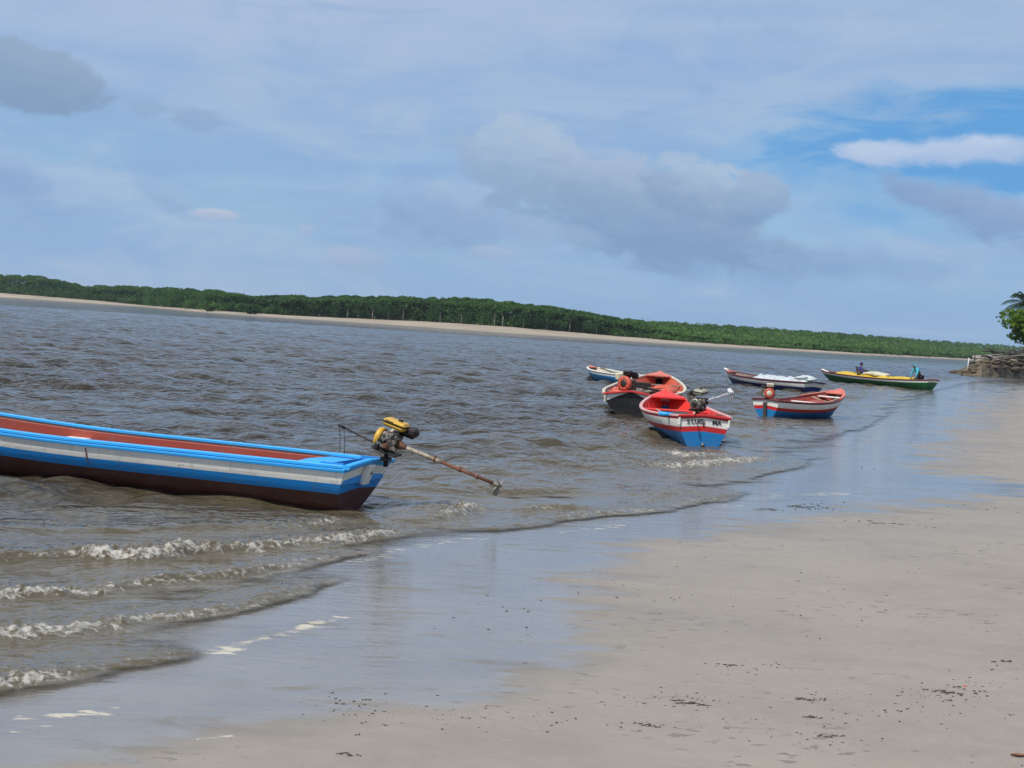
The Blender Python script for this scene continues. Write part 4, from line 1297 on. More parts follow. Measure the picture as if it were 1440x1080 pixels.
# --- 3: small red, white and blue boat
S_ = gp(1075, 586); S_ = at_depth(1075, 583, 40.8)
C_ = Boat("fishing_boat", "small blue bottomed boat with white and red stripes and a coral bow", (S_[0], S_[1]), (10.0, 43.2),
          B=1.55, BT=.86, tm=.48, zs0=.50, zsm=.46, zs1=.80, ts=.35, zk=-.10, bk=.10, p=1.9, rb=.45, rs=.08,
          bands=[(.03, DKRED), (.18, WHITE), (.27, RED)], low=MIDBLUE, crown=.03, bcrown=.05, inner=REDIN, rail=DKRED, rw=.07, rh=.045, cap=DKRED,
          thwarts=[(.2, REDIN, .1), (.42, WHITE, .06, .42), (.62, WHITE, .08, .25), (.86, WHITE, .05, .22)], ribs=[.3, .52, .72, .78], deck=(.90, CORAL, .07))
m = MB(); m.box(-.01, 0, .24, .05, .10, .40, 0, Matrix.Rotation(R(-8), 3, 'Y'), bev=.01); C_.part(m, "stern_post", DARKWOOD)
for side in (1, -1):
    m = MB(); m.strip([(C_.x(t, 0), side * (C_.b(t) - .012), C_.zs(t) + .052) for t in np.linspace(.72, 1, 12)], .085, .03); C_.part(m, "bow_rail", CORAL)
lump("fishing_net", C_, (3.0, .05, .34), (.5, .4, .17), REDIN, "red brown net bundle in the bow of the small coral bowed boat", "net")
m = MB(); m.tube([(3.0, .3, .6), (3.15, .05, .5), (3.1, -.2, .48), (3.35, -.42, .62), (3.2, -.3, .4)], .018, 6); o = m.build("mooring_rope", ROPE); o.matrix_world = C_.M
tag(o, "pale rope looped over the net in the small coral bowed boat", "rope")
add_engine(C_, at_depth(1081.5, 553.5, 41.0), at_depth(1079.5, 556, 42.6), ENGWHITE, ENGRED, shaft=(STEEL, STEEL), sc=.98, mountz=.52, tiller=False, disc_r=.150, disc_face=CREAM, air=BLACKM)

# --- 4: black hulled boat
S_ = at_depth(887, 556, 36.6)
D_ = Boat("fishing_boat", "black hulled boat with a worn white top strake and round orange engine cover", (S_[0], S_[1]), (S_[0] + 1.62, S_[1] + 8.6),
          B=2.15, BT=1.38, tm=.48, zs0=.53, zsm=.55, zs1=.95, ts=.35, zk=-.14, bk=.18, p=1.6, rb=.6, rs=.12,
          bands=[(.05, RED), (.17, WHITE)], low=BLACK, crown=.10, bcrown=.32, inner=ORRED, rail=CREAM, rw=.085, rh=.04, cap=RED,
          thwarts=[(.18, OLDWOOD, .06, .5), (.32, OLDWOOD, .05, .5), (.55, CREAM, .06, .3), (.75, OLDWOOD, .06)], ribs=[.1, .25, .4, .46, .52, .6, .66, .72, .8], deck=(.91, CORAL, .05), floorm=DARKWOOD)
for sy in (1, -1):
    m = MB(); m.box(.0, sy * .66, .42, .07, .05, .22, 0, bev=.012); D_.part(m, "corner_knee", CREAM)
add_engine(D_, at_depth(888, 541.5, 37.0), at_depth(944, 553.5, 38.7), BLACKM, ENGRED, shaft=(BLACKM, BLACKM), sc=1.18, mountz=.64, tiller=False, disc_r=.165, prop=False)
m = MB(); m.box(0, 0, .0, .34, .20, .24, 0, bev=.03)
o = m.build("fuel_can", ENGWHITE); 
p = at_depth(873, 529, 37.0); o.location = tuple(p); o.rotation_euler = (0, R(-8), R(20)); o.scale = (.75, .75, .75)
tag(o, "cream plastic fuel can fixed at the left of the black boat's engine", "fuel can")
m = MB()
for k in range(5):
    m.box(2.5 + .02 * k, .45 - .18 * k, .60 + .012 * (k % 2), 2.3, .15, .03, 0, Matrix.Rotation(R(rng.uniform(-2, 2)), 3, 'Z'))
for k in range(3):
    m.box(2.7, .40 - .24 * k, .635, 1.9, .16, .03, 0, Matrix.Rotation(R(rng.uniform(-4, 4)), 3, 'Z'))
o = m.build("plank_stack", OLDWOOD); o.matrix_world = D_.M
tag(o, "grey weathered planks laid lengthwise across the thwarts of the black boat", "planks")
m = MB(); m.box(4.5, .25, .64, .12, .7, .22, 0, bev=.02); o = m.build("wooden_crate", BLACKM); o.matrix_world = D_.M
tag(o, "black box standing behind the planks in the black boat", "box")

for xx, yy, sx_, sy_, sz_, lb in ((5.3, -.45, .55, .38, .20, "red heap of net against the right side of the black boat, nearest its bow"), (4.3, -.62, .42, .28, .20, "red heap of net beside the black box in the black boat"), (1.3, .42, .38, .25, .18, "orange red heap of net just left of the black boat's engine")):
    lump("fishing_net", D_, (xx, yy, .48), (sx_, sy_, sz_), ORRED, lb, "net", amp=.3)

# --- 5: light blue boat behind
bow, st = at_depth(829, 520, 64.5), at_depth(893, 538, 57.0)
E_ = Boat("fishing_boat", "light blue boat with white top edge half hidden behind the black boat's engine", st, bow, B=1.3, BT=.8, tm=.5, zs0=.46, zsm=.43, zs1=.52, ts=.4, zk=-.12, bk=.12, p=2.1, rb=.35, rs=.1,
          bands=[(.11, WHITE)], low=TURQ, inner=CREAM, rail=WHITE, rw=.08, rh=.05, thwarts=[(.25, OLDWOOD, .08), (.5, CREAM, .07), (.72, OLDWOOD, .07)], ribs=[.35, .6, .8], deck=(.92, CORAL, .05))
m = MB(); m.tube([(.8, .3, .50), (2.5, .2, .46), (5.5, .05, .56)], .035, 8); o = m.build("wooden_pole", OLDWOOD); o.matrix_world = E_.M
tag(o, "thin wooden pole lying lengthwise in the light blue boat", "pole")

# --- 6: navy and white boat
st, bow = at_depth(1146, 538, 65.0), at_depth(1022, 520, 71.3)
Fb = Boat("fishing_boat", "navy and white boat with an upswept red bow and pale sheeting in its stern", st, bow, B=1.75, BT=1.05, tm=.5, zs0=.46, zsm=.42, zs1=.62, ts=.42, zk=-.14, bk=.12, p=2.0, rb=.55, rs=.30,
          bands=[(.045, DKNAVY), (.205, WHITE)], low=NAVY, inner=OLDWOOD, rail=DKRED, rw=.09, rh=.05, cap=DKNAVY, crown=.03, bcrown=.06, thwarts=[(.45, OLDWOOD, .06), (.62, OLDWOOD, .06), (.8, OLDWOOD, .06)], ribs=[.5, .7], deck=(.93, CORAL, .05))
m = MB(); m.tube([(Fb.L - .15, 0, .64), (Fb.L + .22, 0, .72)], .05, 8); Fb.part(m, "bow_spike", WHITE)
SHEET = cloth("pale_plastic_sheet", (.55, .60, .62), .5); YTARP = cloth("yellow_tarpaulin", (.66, .44, .015), .45); WSACK = cloth("cream_sack", (.62, .57, .42))
def tarp(boat, t0, t1, rise, mat, label, name="tarpaulin", seed=0, wide=.96):
    r2 = np.random.default_rng(seed)
    g = []; nS = 36
    for i in range(nS):
        t = t0 + (t1 - t0) * i / (nS - 1)
        e = min(1, i / 3, (nS - 1 - i) / 3)
        row = []
        for q in np.linspace(-1, 1, 17):
            n = pnoise(np.array([t * 14 + seed]), np.array([q * 2.2 + seed]))[0] * .13 + pnoise(np.array([t * 40 + seed]), np.array([q * 5.]))[0] * .05
            row.append((boat.x(t, 0), q * (boat.b(t) * wide - .02), boat.zs(t) - .03 + e * (1 - abs(q) ** 2.4) * (rise + n) + n * .2))
        g.append(row)
    mb = MB(); mb.grid([r[::-1] for r in g], 0, True)
    low_ = [[(a, b_ * .97, c_ - .06) for a, b_, c_ in r] for r in g]
    mb.grid(low_, 0, True)
    mb.grid([[r[0] for r in g], [r[0] for r in low_]], 0, False); mb.grid([[r[-1] for r in low_], [r[-1] for r in g]], 0, False)
    mb.grid([g[0], low_[0]], 0, False); mb.grid([low_[-1], g[-1]], 0, False)
    o = mb.build(name, mat); o.matrix_world = boat.M
    tag(o, label, name.replace("_", " "))
    return o
tarp(Fb, .02, .60, .20, SHEET, "pale bluish sheet bundled over the stern half of the navy boat", "tarpaulin", 3, .9)
lump("cloth_bundle", Fb, (.70, .0, .62), (.50, .36, .15), SHEET, "whitish bundle lying on top of the sheet at the navy boat's stern", "bundle", amp=.32)

# --- 7: green boat with tarpaulin and two people
st, bow = at_depth(1313, 536, 85.6), at_depth(1155, 521, 91.5)
Gb = Boat("fishing_boat", "long green boat with a yellow tarpaulin and two hooded people aboard", st, bow, B=1.9, BT=.9, tm=.5, zs0=.60, zsm=.46, zs1=.62, ts=.42, zk=-.14, bk=.12, p=1.9, rb=.75, rs=.35,
          bands=[(.04, DKRED), (.14, WHITE)], low=GREEN, inner=DARKWOOD, rail=DKRED, rw=.10, rh=.05, thwarts=[(.12, OLDWOOD, .1), (.62, OLDWOOD, .12), (.9, OLDWOOD, .08)], crown=.03, bcrown=.03)
m = MB(); m.tube([(Gb.L - .9, .25, .56), (Gb.L - .05, .02, .70)], .05, 8); Gb.part(m, "bow_rail", WHITE)
tarp(Gb, .12, .86, .18, YTARP, "bright yellow tarpaulin covering the middle of the green boat", "tarpaulin", 8, .93)
lump("cargo_sack", Gb, (4.3, .1, .66), (.9, .45, .17), WSACK, "pale cream sack lying on the yellow tarpaulin between the two people", "sack")

# --- 8: dark canoe behind the green boat
st, bow = at_depth(1282, 530, 90.5), at_depth(1203, 522.5, 93.0)
Hb = Boat("canoe", "dark narrow canoe lying just behind the green boat", st, bow, B=.9, BT=.5, tm=.5, zs0=.52, zsm=.55, zs1=1.0, ts=.4, zk=-.1, bk=.1, p=2.0, rb=.4, rs=.2,
          bands=[(.06, WHITE)], low=BLACK, inner=DARKWOOD, rail=BLACK, rw=.07, rh=.05, thwarts=[.3, .7], crown=.02, bcrown=.02)

# ------------------------------------------------------------------ people
SKIN = cloth("brown_skin", (.20, .105, .065), .55)
NAVYJ = cloth("indigo_jacket", (.045, .040, .24)); CYANJ = cloth("cyan_jacket", (.06, .42, .55)); DKTROU = cloth("dark_trousers", (.025, .027, .035)); PURPLE = cloth("dark_purple_cap", (.035, .022, .12))
def skin_mesh(name, joints, chains, mat, parent, sub=2):
    """joints: name -> (position, radius); chains: lists of joint names; the first joint is the root"""
    names = list(joints)
    idx = {n: i for i, n in enumerate(names)}
    E = [(idx[a], idx[b]) for ch in chains for a, b in zip(ch[:-1], ch[1:])]
    me = bpy.data.meshes.new(name)
    me.from_pydata([joints[n][0] for n in names], E, [])
    me.materials.append(mat)
    o = link(bpy.data.objects.new(name, me), parent)
    o.modifiers.new("Skin", 'SKIN').use_smooth_shade = True
    for i, n in enumerate(names):
        sv_ = me.skin_vertices[0].data[i]
        r = joints[n][1]
        sv_.radius = r if isinstance(r, tuple) else (r, r)
        sv_.use_root = (i == 0)
    sd_ = o.modifiers.new("Subdivision", 'SUBSURF'); sd_.levels = sub; sd_.render_levels = sub
    return o

def person(boat, loc, facing, pose, jacket, hood, label):
    """facing: turn about Z in the boat's frame; +X is the way the person looks"""
    Mw = boat.M @ Matrix.Translation(loc) @ Matrix.Rotation(facing, 4, 'Z')
    root = empty("person", Mw.translation, Mw.to_euler().z)
    tag(root, label, "person")
    J = pose
    body = skin_mesh("body", {k: J[k] for k in J if not k.startswith("_")}, J["_chains"], SKIN, root)
    jk = {k: (J[k][0], tuple(r * 1.22 for r in J[k][1]) if isinstance(J[k][1], tuple) else J[k][1] * 1.25) for k in J["_jacket"]}
    skin_mesh("jacket", jk, J["_jchains"], jacket, body)
    tk = {k: (J[k][0], tuple(r * 1.22 for r in J[k][1]) if isinstance(J[k][1], tuple) else J[k][1] * 1.22) for k in J["_trousers"]}
    skin_mesh("trousers", tk, J["_tchains"], DKTROU, body)
    h = Vector(J["head"][0]); d = Vector(J["_look"])
    hb = MB()
    up = (h - Vector(J["neck"][0])).normalized()
    sd_ = up.cross(d).normalized()
    rows = []
    for i in range(9):                                  # hood: open towards the face
        th = math.pi * (i / 8) * .94
        rows.append([h + up * (.135 * math.cos(th)) + (d * math.cos(a) * .118 * (1 if math.cos(a) < .3 else .72) + sd_ * math.sin(a) * .105) * math.sin(th) - d * .012 for a in np.linspace(R(62), R(298), 15)])
    hb.grid(rows, 0, True)
    lo = [[p + (h - p) * .10 for p in r] for r in rows]
    hb.grid([r[::-1] for r in lo], 0, True)
    hb.grid([[r[0] for r in lo], [r[0] for r in rows]], 0, False); hb.grid([[r[-1] for r in rows], [r[-1] for r in lo]], 0, False)
    hb.build("hood", hood, body)
    f = MB()                                            # face: nose and brow, under the hood
    f.tube([h + d * .085 + up * .02, h + d * .108 - up * .015, h + d * .09 - up * .03], [.012, .018, .012], 8)
    for sgn in (-1, 1):
        f.lathe(h + d * .086 + up * .022 + sd_ * .032 * sgn, d, [(0, .012), (.006, .009), (.008, .002)], 8, 1)
    f.tube([h + d * .084 - up * .055 - sd_ * .025, h + d * .092 - up * .055, h + d * .084 - up * .055 + sd_ * .025], .007, 6, 2)
    f.build("face", [SKIN, BLACKM, DKRED], body)
    return root
def hand(J, side, wrist, dr, down):
    """palm with five short finger chains hanging off it"""
    w = Vector(wrist); dr = Vector(dr).normalized(); dn = Vector(down).normalized(); ac = dr.cross(dn).normalized()
    pn = "palm" + side
    J[pn] = (tuple(w + dr * .07), (.036, .018))
    ch = []
    for i, (off, ln) in enumerate(((-.030, .070), (-.010, .082), (.010, .078), (.030, .060))):
        b0 = w + dr * .105 + ac * off; b1 = b0 + dr * ln * .5 + dn * ln * .18; b2 = b1 + dr * ln * .28 + dn * ln * .4
        for j, (p, r) in enumerate(((b0, .011), (b1, .0095), (b2, .008))): J[f"f{side}{i}{j}"] = (tuple(p), r)
        ch.append([pn, f"f{side}{i}0", f"f{side}{i}1", f"f{side}{i}2"])
    t0 = w + dr * .05 - ac * .042; t1 = t0 + dr * .04 - ac * .018 + dn * .01
    J[f"t{side}0"] = (tuple(t0), .012); J[f"t{side}1"] = (tuple(t1), .010)
    ch.append([pn, f"t{side}0", f"t{side}1"])
    return ch
def sit_pose():
    J = {"pelvis": ((0, 0, .12), (.15, .12)), "waist": ((.03, 0, .30), (.14, .10)), "chest": ((.08, 0, .50), (.165, .115)), "neck": ((.12, 0, .66), .058), "head": ((.17, 0, .80), .098), "crown": ((.16, 0, .865), .075)}
    ch = [["pelvis", "waist", "chest", "neck", "head", "crown"]]
    for s, sg in (("L", 1), ("R", -1)):
        J["sh" + s] = ((.09, sg * .18, .58), .062); J["el" + s] = ((.20, sg * .25, .34), .046); J["wr" + s] = ((.42, sg * .16, .28), .034)
        J["hp" + s] = ((.05, sg * .10, .10), .090); J["kn" + s] = ((.45, sg * .13, .20), .066); J["an" + s] = ((.48, sg * .13, -.16), .042); J["to" + s] = ((.64, sg * .14, -.20), .034)
        ch += [["chest", "sh" + s, "el" + s, "wr" + s], ["pelvis", "hp" + s, "kn" + s, "an" + s, "to" + s]]
        hc = hand(J, s, J["wr" + s][0], (.22, -.09 * sg, -.06), (0, 0, -1)); ch += [["wr" + s, "palm" + s]] + hc
    J["_look"] = (.94, 0, -.34)
    J["_chains"] = ch
    J["_jacket"] = ["waist", "chest", "neck", "shL", "elL", "wrL", "shR", "elR", "wrR"]
    J["_jchains"] = [["waist", "chest", "neck"], ["chest", "shL", "elL", "wrL"], ["chest", "shR", "elR", "wrR"]]
    J["_trousers"] = ["pelvis", "hpL", "knL", "anL", "hpR", "knR", "anR"]
    J["_tchains"] = [["pelvis", "hpL", "knL", "anL"], ["pelvis", "hpR", "knR", "anR"]]
    return J
def bend_pose():
    J = sit_pose()
    J.update({"pelvis": ((-.10, 0, .20), (.15, .12)), "waist": ((.0, 0, .40), (.145, .105)), "chest": ((.16, 0, .56), (.17, .12)), "neck": ((.27, 0, .68), .058), "head": ((.34, 0, .79), .098), "crown": ((.36, 0, .85), .075)})
    for s, sg in (("L", 1), ("R", -1)):
        J["sh" + s] = ((.20, sg * .19, .62), .064); J["el" + s] = ((.30, sg * .27, .36), .046); J["wr" + s] = ((.36, sg * .24, .12), .034)
        J["hp" + s] = ((-.08, sg * .10, .16), .09); J["kn" + s] = ((.22, sg * .12, -.02), .066); J["an" + s] = ((-.18, sg * .12, -.10), .042); J["to" + s] = ((-.33, sg * .12, -.13), .034)
        hand(J, s, J["wr" + s][0], (.06, -.03 * sg, -.24), (1, 0, 0))
    J["_look"] = (.80, 0, -.60)
    return J
pp = Gb.local(at_depth(1213, 521, 89.3))
person(Gb, (pp.x, 0.25, .44), R(180 + 40), sit_pose(), NAVYJ, PURPLE, "person in an indigo hooded jacket sitting near the bow end of the green boat")
pp = Gb.local(at_depth(1296, 521, 86.5))
person(Gb, (pp.x, 0.0, .56), R(75), bend_pose(), CYANJ, CYANJ, "person in a cyan hooded jacket bending forward at the stern of the green boat")

# ------------------------------------------------------------------ rocky headland on the right
ROCKM, rt = new_mat("layered_brown_rock")
o_ = rt.obj()
n_ = rt.noise(rt.scale(o_, (.6, .6, 4.0)), 1.6, 6, .68, .4); n2_ = rt.noise(o_, 5.0, 5, .65)
cr_ = rt.mix(rt.ss(n_, .35, .68), (.165, .128, .078), (.045, .034, .022))
cr_ = rt.mix(rt.m('MULTIPLY', rt.ss(n2_, .5, .75), .5), cr_, (.23, .19, .13))
rt.put(rt.p.inputs['Base Color'], cr_); rt.p.inputs['Roughness'].default_value = .85
b_ = rt.node('ShaderNodeBump'); b_.inputs['Strength'].default_value = .8; b_.inputs['Distance'].default_value = .08
rt.put(b_.inputs['Height'], rt.m('ADD', n_, n2_)); rt.l.new(b_.outputs[0], rt.p.inputs['Normal'])

HL_PX = [(1330, 523.5), (1350, 527.5), (1380, 530), (1410, 531), (1440, 532), (1500, 535), (1600, 540), (1750, 548)]
def head_foot(px): return gp(px, ip(HL_PX, px))[:2]
def head_z(px, e):
    k = smooth01(np.array([px]), 1332, 1392)[0]
    k2 = smooth01(np.array([px]), 1385, 1460)[0]
    z = (2.2 * k + .8 * k2) * (.55 * smooth01(np.array([e]), -0.5, 7.5)[0] + .45 * smooth01(np.array([e]), -.5, 3.0)[0]) - .25 + .25 * smooth01(np.array([e]), -.5, 1.2)[0]
    return float(z + .16 * pnoise(np.array([px * .10]), np.array([e * .8]))[0] + .14 * pnoise(np.array([px * .30]), np.array([e * 2.1]))[0])
HXS = np.concatenate([np.linspace(1326, 1460, 90), np.linspace(1465, 1750, 40)])
HES = np.concatenate([np.linspace(-1.5, 10, 50), [14, 20, 35, 60]])
HV = []
for px in HXS:
    p = head_foot(px); u = p / np.hypot(*p)
    w = .9 * pnoise(np.array([px * .09]), np.array([3.3]))[0]
    for e in HES:
        q = p + u * (e + w)
        fall = max(0.0, 1 - max(0, e - 20) / 35) if px < 1500 else 1
        HV.append((q[0], q[1], head_z(px, e) * fall - (1 - fall) * .3))
tag(np_mesh("headland_terrain", np.array(HV), grid_faces(len(HXS), len(HES))[:, ::-1], ROCKM, smooth=False), kind="structure")
def on_head(px, e):
    p = head_foot(px); u = p / np.hypot(*p); q = p + u * e
    return np.array([q[0], q[1], head_z(px, e)])

def slab(loc, sx, sy, sz, rz, mat, name, label, cat, group, seed, tilt=0.0):
    r2 = np.random.default_rng(seed)
    rows = []
    n = 11
    offs = 1 + .28 * (r2.random(n) - .5)
    for (zf, s) in ((-.5, .80), (-.32, 1.0), (-.05, 1.04), (.02, .93), (.28, .97), (.48, .80), (.5, .05)):
        j = 1 + .10 * (r2.random(n) - .5)
        rows.append([(sx / 2 * s * math.cos(a) * offs[k] * j[k], sy / 2 * s * math.sin(a) * offs[k] * j[k], sz * zf + .02 * r2.normal()) for k, a in enumerate(np.linspace(0, 2 * math.pi, n, endpoint=False))])
    mb = MB(); mb.grid(rows, 0, False, True)
    mb.f.append(tuple(range(n))[::-1]); mb.mi.append(0); mb.sm.append(False)
    o = mb.build(name, mat); o.location = tuple(loc); o.rotation_euler = (tilt, tilt * .5, rz)
    tag(o, label, cat, group)
    return o
for i in range(60):
    px = rng.uniform(1344, 1470); e = rng.uniform(-.5, 4.2)
    p = on_head(px, e); s_ = rng.uniform(.5, 1.5)
    slab(p + np.array([0, 0, .05]), s_ * rng.uniform(.9, 1.6), s_ * .8, rng.uniform(.15, .38), rng.uniform(-.5, .5), ROCKM, "rock", "brown flat slab of rock on the layered point below the palm", "rock", "rock slabs on the point", 100 + i, rng.uniform(-.12, .12))
PALEROCK = wood("pale_washed_rock", (.42, .35, .24))
slab(on_head(1419, 3.0) + np.array([0, 0, .22]), 1.5, .7, .22, .1, PALEROCK, "rock", "pale yellowish slab lying among the brown rocks on the point", "rock", None, 333)
DRIFT = wood("grey_driftwood", (.19, .165, .14)); DRIFTD = wood("dark_driftwood", (.06, .05, .042))
def stick(p0, p1, r, mat, name, label, cat, group, bend=.08):
    p0, p1 = Vector(p0), Vector(p1); mid = (p0 + p1) / 2 + Vector((0, 0, bend * (p1 - p0).length))
    mb = MB(); mb.tube([p0 - p0, mid - p0, p1 - p0], [r, r * .85, r * .5], 6)
    o = mb.build(name, mat); o.location = p0; tag(o, label, cat, group); return o
for i in range(46):
    px = rng.uniform(1391, 1462); e = rng.uniform(2.2, 6.5); p = on_head(px, e) + np.array([0, 0, rng.uniform(.08, .65)])
    a = rng.uniform(-.9, .9); l = rng.uniform(.8, 2.4)
    dv = np.array([math.cos(a) * l * rng.choice([-1, 1]), rng.uniform(-.9, .1), rng.uniform(-.1, .6) * l * .5])
    dk = i % 3 != 0
    stick(p, p + dv, rng.uniform(.07, .16), DRIFTD if dk else DRIFT, "driftwood_branch", "dark dead branch in the driftwood heap above the rocks" if dk else "pale grey dead branch in the driftwood heap above the rocks", "branch", "dark branches of the driftwood heap" if dk else "pale branches of the driftwood heap")
# plank retaining wall
PANEL = wood("bleached_boards", (.46, .42, .36))
p0, p1 = on_head(1367, 5.5), on_head(1398, 6.5)
root = empty("retaining_wall", (p0[0], p0[1], p0[2]), math.atan2(p1[1] - p0[1], p1[0] - p0[0])); Lw = float(np.hypot(*(p1 - p0)[:2]))
tag(root, "bleached plank retaining wall at the tip of the rocky point", "wall")
for kx, (zz, hh) in enumerate(((.42, .36), (.80, .36))):
    m = MB(); m.box(Lw / 2, (zz - .6) * .5, zz + .18, Lw, .06, hh, 0, Matrix.Rotation(R(-3.5), 3, 'Y') @ Matrix.Rotation(R(-32), 3, 'X'), bev=.01); m.build("plank", PANEL, root)
for xx in (.1, Lw * .5, Lw * .82):
    m = MB(); m.tube([(xx - .15, -.12, -.3), (xx, -.08, 1.25)], .06, 7); m.build("prop", DRIFTD, root)
m = MB(); m.box(Lw / 2, .35, .15, Lw, .5, .35, 0, bev=.05); m.build("footing", DRIFTD, root)
pw = on_head(1359.5, 3.0)
m = MB(); m.tube([(0, 0, -.2), (.06, 0, .55), (.10, 0, 1.30)], [.075, .07, .06], 8); o = m.build("wooden_post", paint("whitewash", (.66, .65, .60))); o.location = tuple(pw)
tag(o, "white painted post leaning at the tip of the rocky point", "post")
# rough stake fence
pf = [on_head(px, 8.0) for px in (1398, 1408, 1417, 1424, 1431, 1440, 1450, 1462)]
root = empty("stake_fence", tuple(pf[0])); tag(root, "rough stake fence with thin rails above the driftwood on the point", "fence")
tops = []
for i, p in enumerate(pf):
    q = p - pf[0]; h = rng.uniform(.5, 1.7)
    m = MB(); m.tube([(q[0], q[1], q[2] - .3), (q[0] + rng.uniform(-.1, .1), q[1], q[2] + h)], [.065, .05], 6); m.build("stake", DRIFTD, root)
    tops.append(Vector((q[0], q[1], q[2] + h)))
for lo_ in (.10, .40):
    m = MB(); m.tube([Vector((t_.x, t_.y - .08, t_.z * .25 + tops[0].z * .45 - lo_ + rng.uniform(-.12, .12))) for t_ in tops], .035, 6); m.build("rail", DRIFT, root)
# tree on the point
LEAFY = foliage("broad_leaves", (.030, .085, .012), (.17, .27, .035), .35)
tp = on_head(1446, 9)
root = single_tree("shore_tree", 0, 0, 5.6, 8.6, 0.42, "bushy bright green tree at the right edge growing on the rocky point", "tree", None, n=3400, size=.17, bare=.16, tr_r=.15, mat=trunk_brown, leaves=LEAFY, pos=tp)
# palm
pt_ = on_head(1440, 12)
root = empty("palm_tree", tuple(pt_)); tag(root, "palm tree with dark drooping fronds behind the bushy tree on the point", "palm tree")
hub = Vector((-.35, 0, 6.3))
m = MB(); m.tube([(0, 0, -.2), (.05, 0, 2.2), (.18, 0, 4.6), tuple(hub)], [.20, .16, .13, .12], 9); m.build("trunk", trunk_brown, root)
PALML = foliage("palm_leaflets", (.012, .026, .014), (.045, .075, .030), .15)
fr = [(R(180), 1.2, 3.6), (R(172), .50, 4.0), (R(190), .85, 3.9), (R(184), .20, 3.7), (R(165), 1.0, 3.7), (R(150), .15, 2.7), (R(205), -.05, 2.6), (R(120), 1.15, 3.0), (R(60), 1.0, 3.0), (R(20), .6, 3.0), (R(-40), .3, 2.8), (R(-90), .7, 2.9), (R(240), .6, 2.8), (R(95), 1.35, 3.1), (R(0), 1.2, 3.0)]
for a, el, ln in fr:
    V, F, T = [], [], []
    pts = []
    hd = Vector((math.cos(a), math.sin(a), 0))
    for i in range(15):
        s_ = i / 14
        pts.append(hub + hd * ln * s_ * math.cos(el) * (1 - .12 * s_) + Vector((0, 0, ln * (math.sin(el) * s_ - .52 * s_ ** 2.2))))
    sdv = Vector((-math.sin(a), math.cos(a), 0))
    for i in range(1, 15):
        for sub_ in (0, .5):
            c0 = pts[i - 1].lerp(pts[i], sub_ if sub_ else 1.0)
            tdir = (pts[i] - pts[i - 1]).normalized()
            s_ = i / 14
            w = .95 * math.sin(math.pi * min(.98, .15 + .85 * s_)) ** .6
            for sg in (1, -1):
                tip = c0 + sdv * sg * w * .62 + tdir * w * .45 + Vector((0, 0, -w * (.42 + .3 * rng.random())))
                b = len(V)
                V += [c0 - tdir * .03, c0 + tdir * .05, tip + tdir * .03, tip]
                F.append((b, b + 1, b + 2, b + 3)); T += [rng.random()] * 4
    np_mesh("frond", np.array([tuple(v) for v in V]), np.array(F), PALML, {"tint": np.array(T)}, smooth=False, parent=root)

# ------------------------------------------------------------------ bits washed up on the sand
MUD = cloth("black_mud", (.042, .033, .024), .85); WEED = cloth("brown_weed", (.085, .068, .045), .8)
def ground(px, py):
    z = 0.05
    for _ in range(4):
        q = gp(px, py, z); z = float(beach_z(np.array([q[0]]), np.array([q[1]]))[0])
    return np.array([q[0], q[1], z])
def crumb_geo(mb, p, s, flat, r2):
    n = 6; rows = []
    for zf, k in ((0, 1.0), (.5, .9), (1.0, .35)):
        rows.append([(p[0] + s * k * math.cos(a) * r2.uniform(.5, 1.7), p[1] + s * k * math.sin(a) * r2.uniform(.4, 1.2), p[2] - .2 * s * flat + s * flat * zf) for a in np.linspace(0, 6.283, n, endpoint=False)])
    mb.grid(rows, 0, True, True)
    b = len(mb.v) - n
    mb.f.append(tuple(b + i for i in range(n))); mb.mi.append(0); mb.sm.append(True)
r2 = np.random.default_rng(5)
clusters = [(495, 995, 75, 18, 34), (640, 1008, 80, 16, 26), (950, 985, 80, 12, 36), (1040, 940, 60, 10, 26), (1150, 980, 45, 8, 22), (1330, 978, 60, 14, 44), (1395, 955, 40, 16, 34), (1000, 1020, 110, 14, 26), (1130, 1035, 80, 12, 22), (760, 1010, 60, 20, 20), (1290, 1000, 90, 20, 30),
            (1110, 712, 60, 7, 26), (1160, 715, 40, 6, 20), (1250, 735, 120, 10, 18), (1180, 650, 50, 12, 22), (870, 830, 130, 40, 20), (700, 860, 90, 40, 16), (1350, 716, 60, 8, 14), (1340, 640, 80, 20, 12), (1380, 560, 50, 4, 14), (1000, 800, 300, 70, 26), (1230, 870, 200, 60, 22)]
dm = MB()
for cx, cy, sx, sy, n in clusters:
    for _ in range(int(n * 2.4)):
        px, py = r2.normal(cx, sx * .6), r2.normal(cy, sy * .6)
        if not (-40 < px < 1500 and 530 < py < 1100): continue
        p = ground(px, py); d = float(np.hypot(p[0], p[1]))
        if p[2] < .015: continue
        crumb_geo(dm, p, r2.choice([.002, .003, .0045, .008]) * (d / 8) ** .55, r2.uniform(.25, .8), r2)
for _ in range(260):
    px, py = r2.uniform(100, 1500), r2.uniform(560, 1090)
    p = ground(px, py); d = float(np.hypot(p[0], p[1]))
    if p[2] < .05: continue
    crumb_geo(dm, p, r2.choice([.002, .003, .005]) * (d / 8) ** .5, r2.uniform(.25, .7), r2)
tag(dm.build("mud_crumbs", MUD), kind="stuff")
big = [(1415, 930, .030), (1400, 931, .02), (517, 984, .022), (480, 990, .018), (955, 984, .02), (982, 990, .016), (1155, 983, .02), (1335, 985, .022), (1348, 967, .018), (1418, 1005, .02), (1322, 1018, .018), (1410, 1041, .02), (925, 1022, .02), (780, 1016, .018), (545, 1020, .016), (505, 1033, .018), (1106, 988, .016), (1190, 1017, .016), (1305, 970, .015), (1372, 975, .015), (1245, 999, .014), (740, 933, .016), (1026, 937, .016), (1094, 935, .015)]
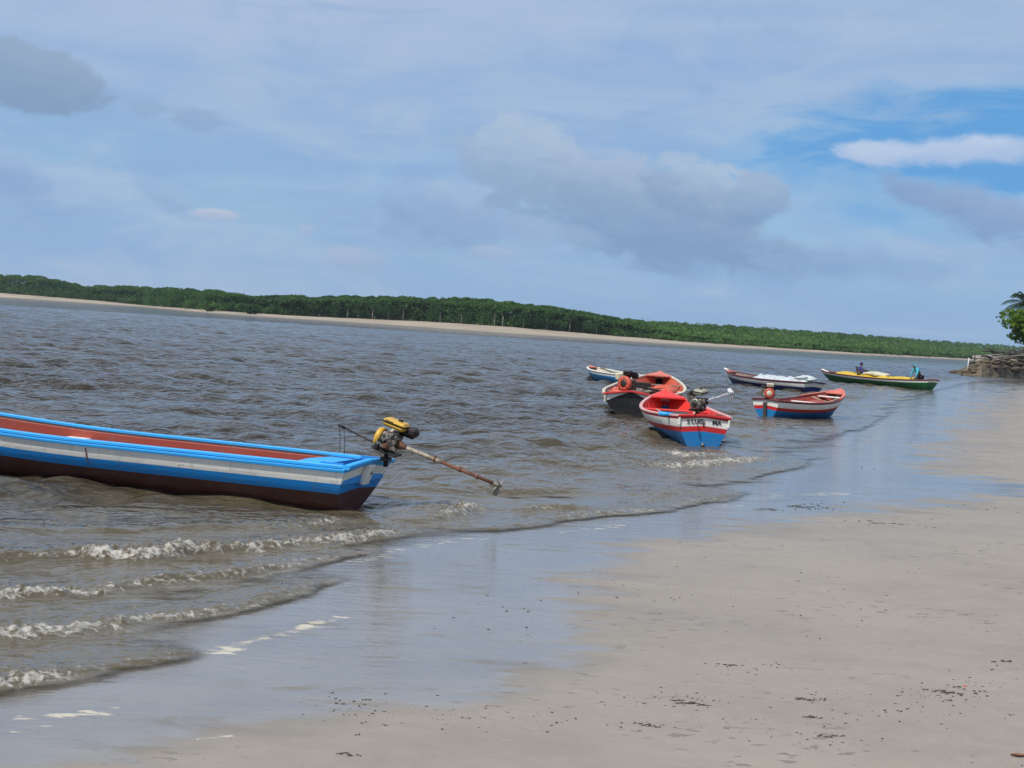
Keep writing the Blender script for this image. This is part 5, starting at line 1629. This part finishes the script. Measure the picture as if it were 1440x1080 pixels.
for px, py, s_ in big:
    p = ground(px, py); mb = MB()
    for _ in range(4):
        crumb_geo(mb, np.array([r2.normal(0, s_ * .7), r2.normal(0, s_ * .4), -.002]), s_ * r2.uniform(.3, .6), r2.uniform(.5, .9), r2)
    o = mb.build("mud_lump", MUD); o.location = tuple(p)
    tag(o, "small dark lump of mud on the damp sand", "mud lump", "mud lumps on the sand")
for px, py, w_ in ((965, 989, .24), (1130, 984, .14), (1330, 974, .16), (1025, 936, .10), (488, 1061, .12), (1160, 1036, .12), (1140, 1009, .12), (1130, 713, .5), (1080, 717, .4), (1330, 975, .1), (1240, 735, .5), (905, 1020, .09)):
    p = ground(px, py); mb = MB()
    for k in range(9):
        a = r2.uniform(-.5, .5); l = w_ * r2.uniform(.08, .4); x0, y0 = r2.normal(0, w_ * .3), r2.normal(0, w_ * .12)
        mb.tube([(x0, y0, .002), (x0 + l * .5 * math.cos(a), y0 + l * .5 * math.sin(a), .004 + .004 * r2.random()), (x0 + l * math.cos(a + .4), y0 + l * math.sin(a + .4), .002)], [.0015, .003, .001], 5)
        crumb_geo(mb, np.array([r2.normal(0, w_ * .3), r2.normal(0, w_ * .14), -.001]), w_ * r2.uniform(.02, .06), .15, r2)
    o = mb.build("seaweed_clump", WEED); o.location = tuple(p)
    tag(o, "flat brown clump of washed up weed on the sand", "seaweed", "weed clumps on the sand")
p = ground(1357, 965)
m = MB(); crumb_geo(m, np.array([0, 0, 0]), .014, .5, r2); o = m.build("plastic_scrap", BRRED); o.location = tuple(p); tag(o, "tiny orange red scrap lying among the mud lumps", "scrap")
p = ground(1432, 1064)
m = MB(); g = [[(x_, (.018 * math.sin(math.pi * (x_ + .04) / .08) + .001) * q, .006 + .006 * q * q + .15 * x_ * x_) for q in (-1, 0, 1)] for x_ in np.linspace(-.04, .04, 7)]
m.grid(g, 0, True); m.grid([[(a, b_, c_ - .002) for a, b_, c_ in r][::-1] for r in g], 0, True)
o = m.build("fallen_leaf", wood("dry_leaf", (.22, .07, .03))); o.location = tuple(p); tag(o, "curled reddish brown leaf at the bottom right corner of the sand", "leaf")

# ------------------------------------------------------------------ air between the camera and the far wood
HZ = MB(); HZ.box(200, 700, 8, 11200, 12000, 34)
hm = bpy.data.materials.new("thin_air"); hm.use_nodes = True
ht = NT(hm.node_tree); ht.n.clear()
ho = ht.node('ShaderNodeOutputMaterial'); hv = ht.node('ShaderNodeVolumePrincipled')
hv.inputs['Color'].default_value = (0.80, 0.90, 1.0, 1); hv.inputs['Density'].default_value = 0.00010; hv.inputs['Anisotropy'].default_value = 0.2
ht.l.new(hv.outputs[0], ho.inputs['Volume'])
tag(HZ.build("haze", hm), kind="stuff")
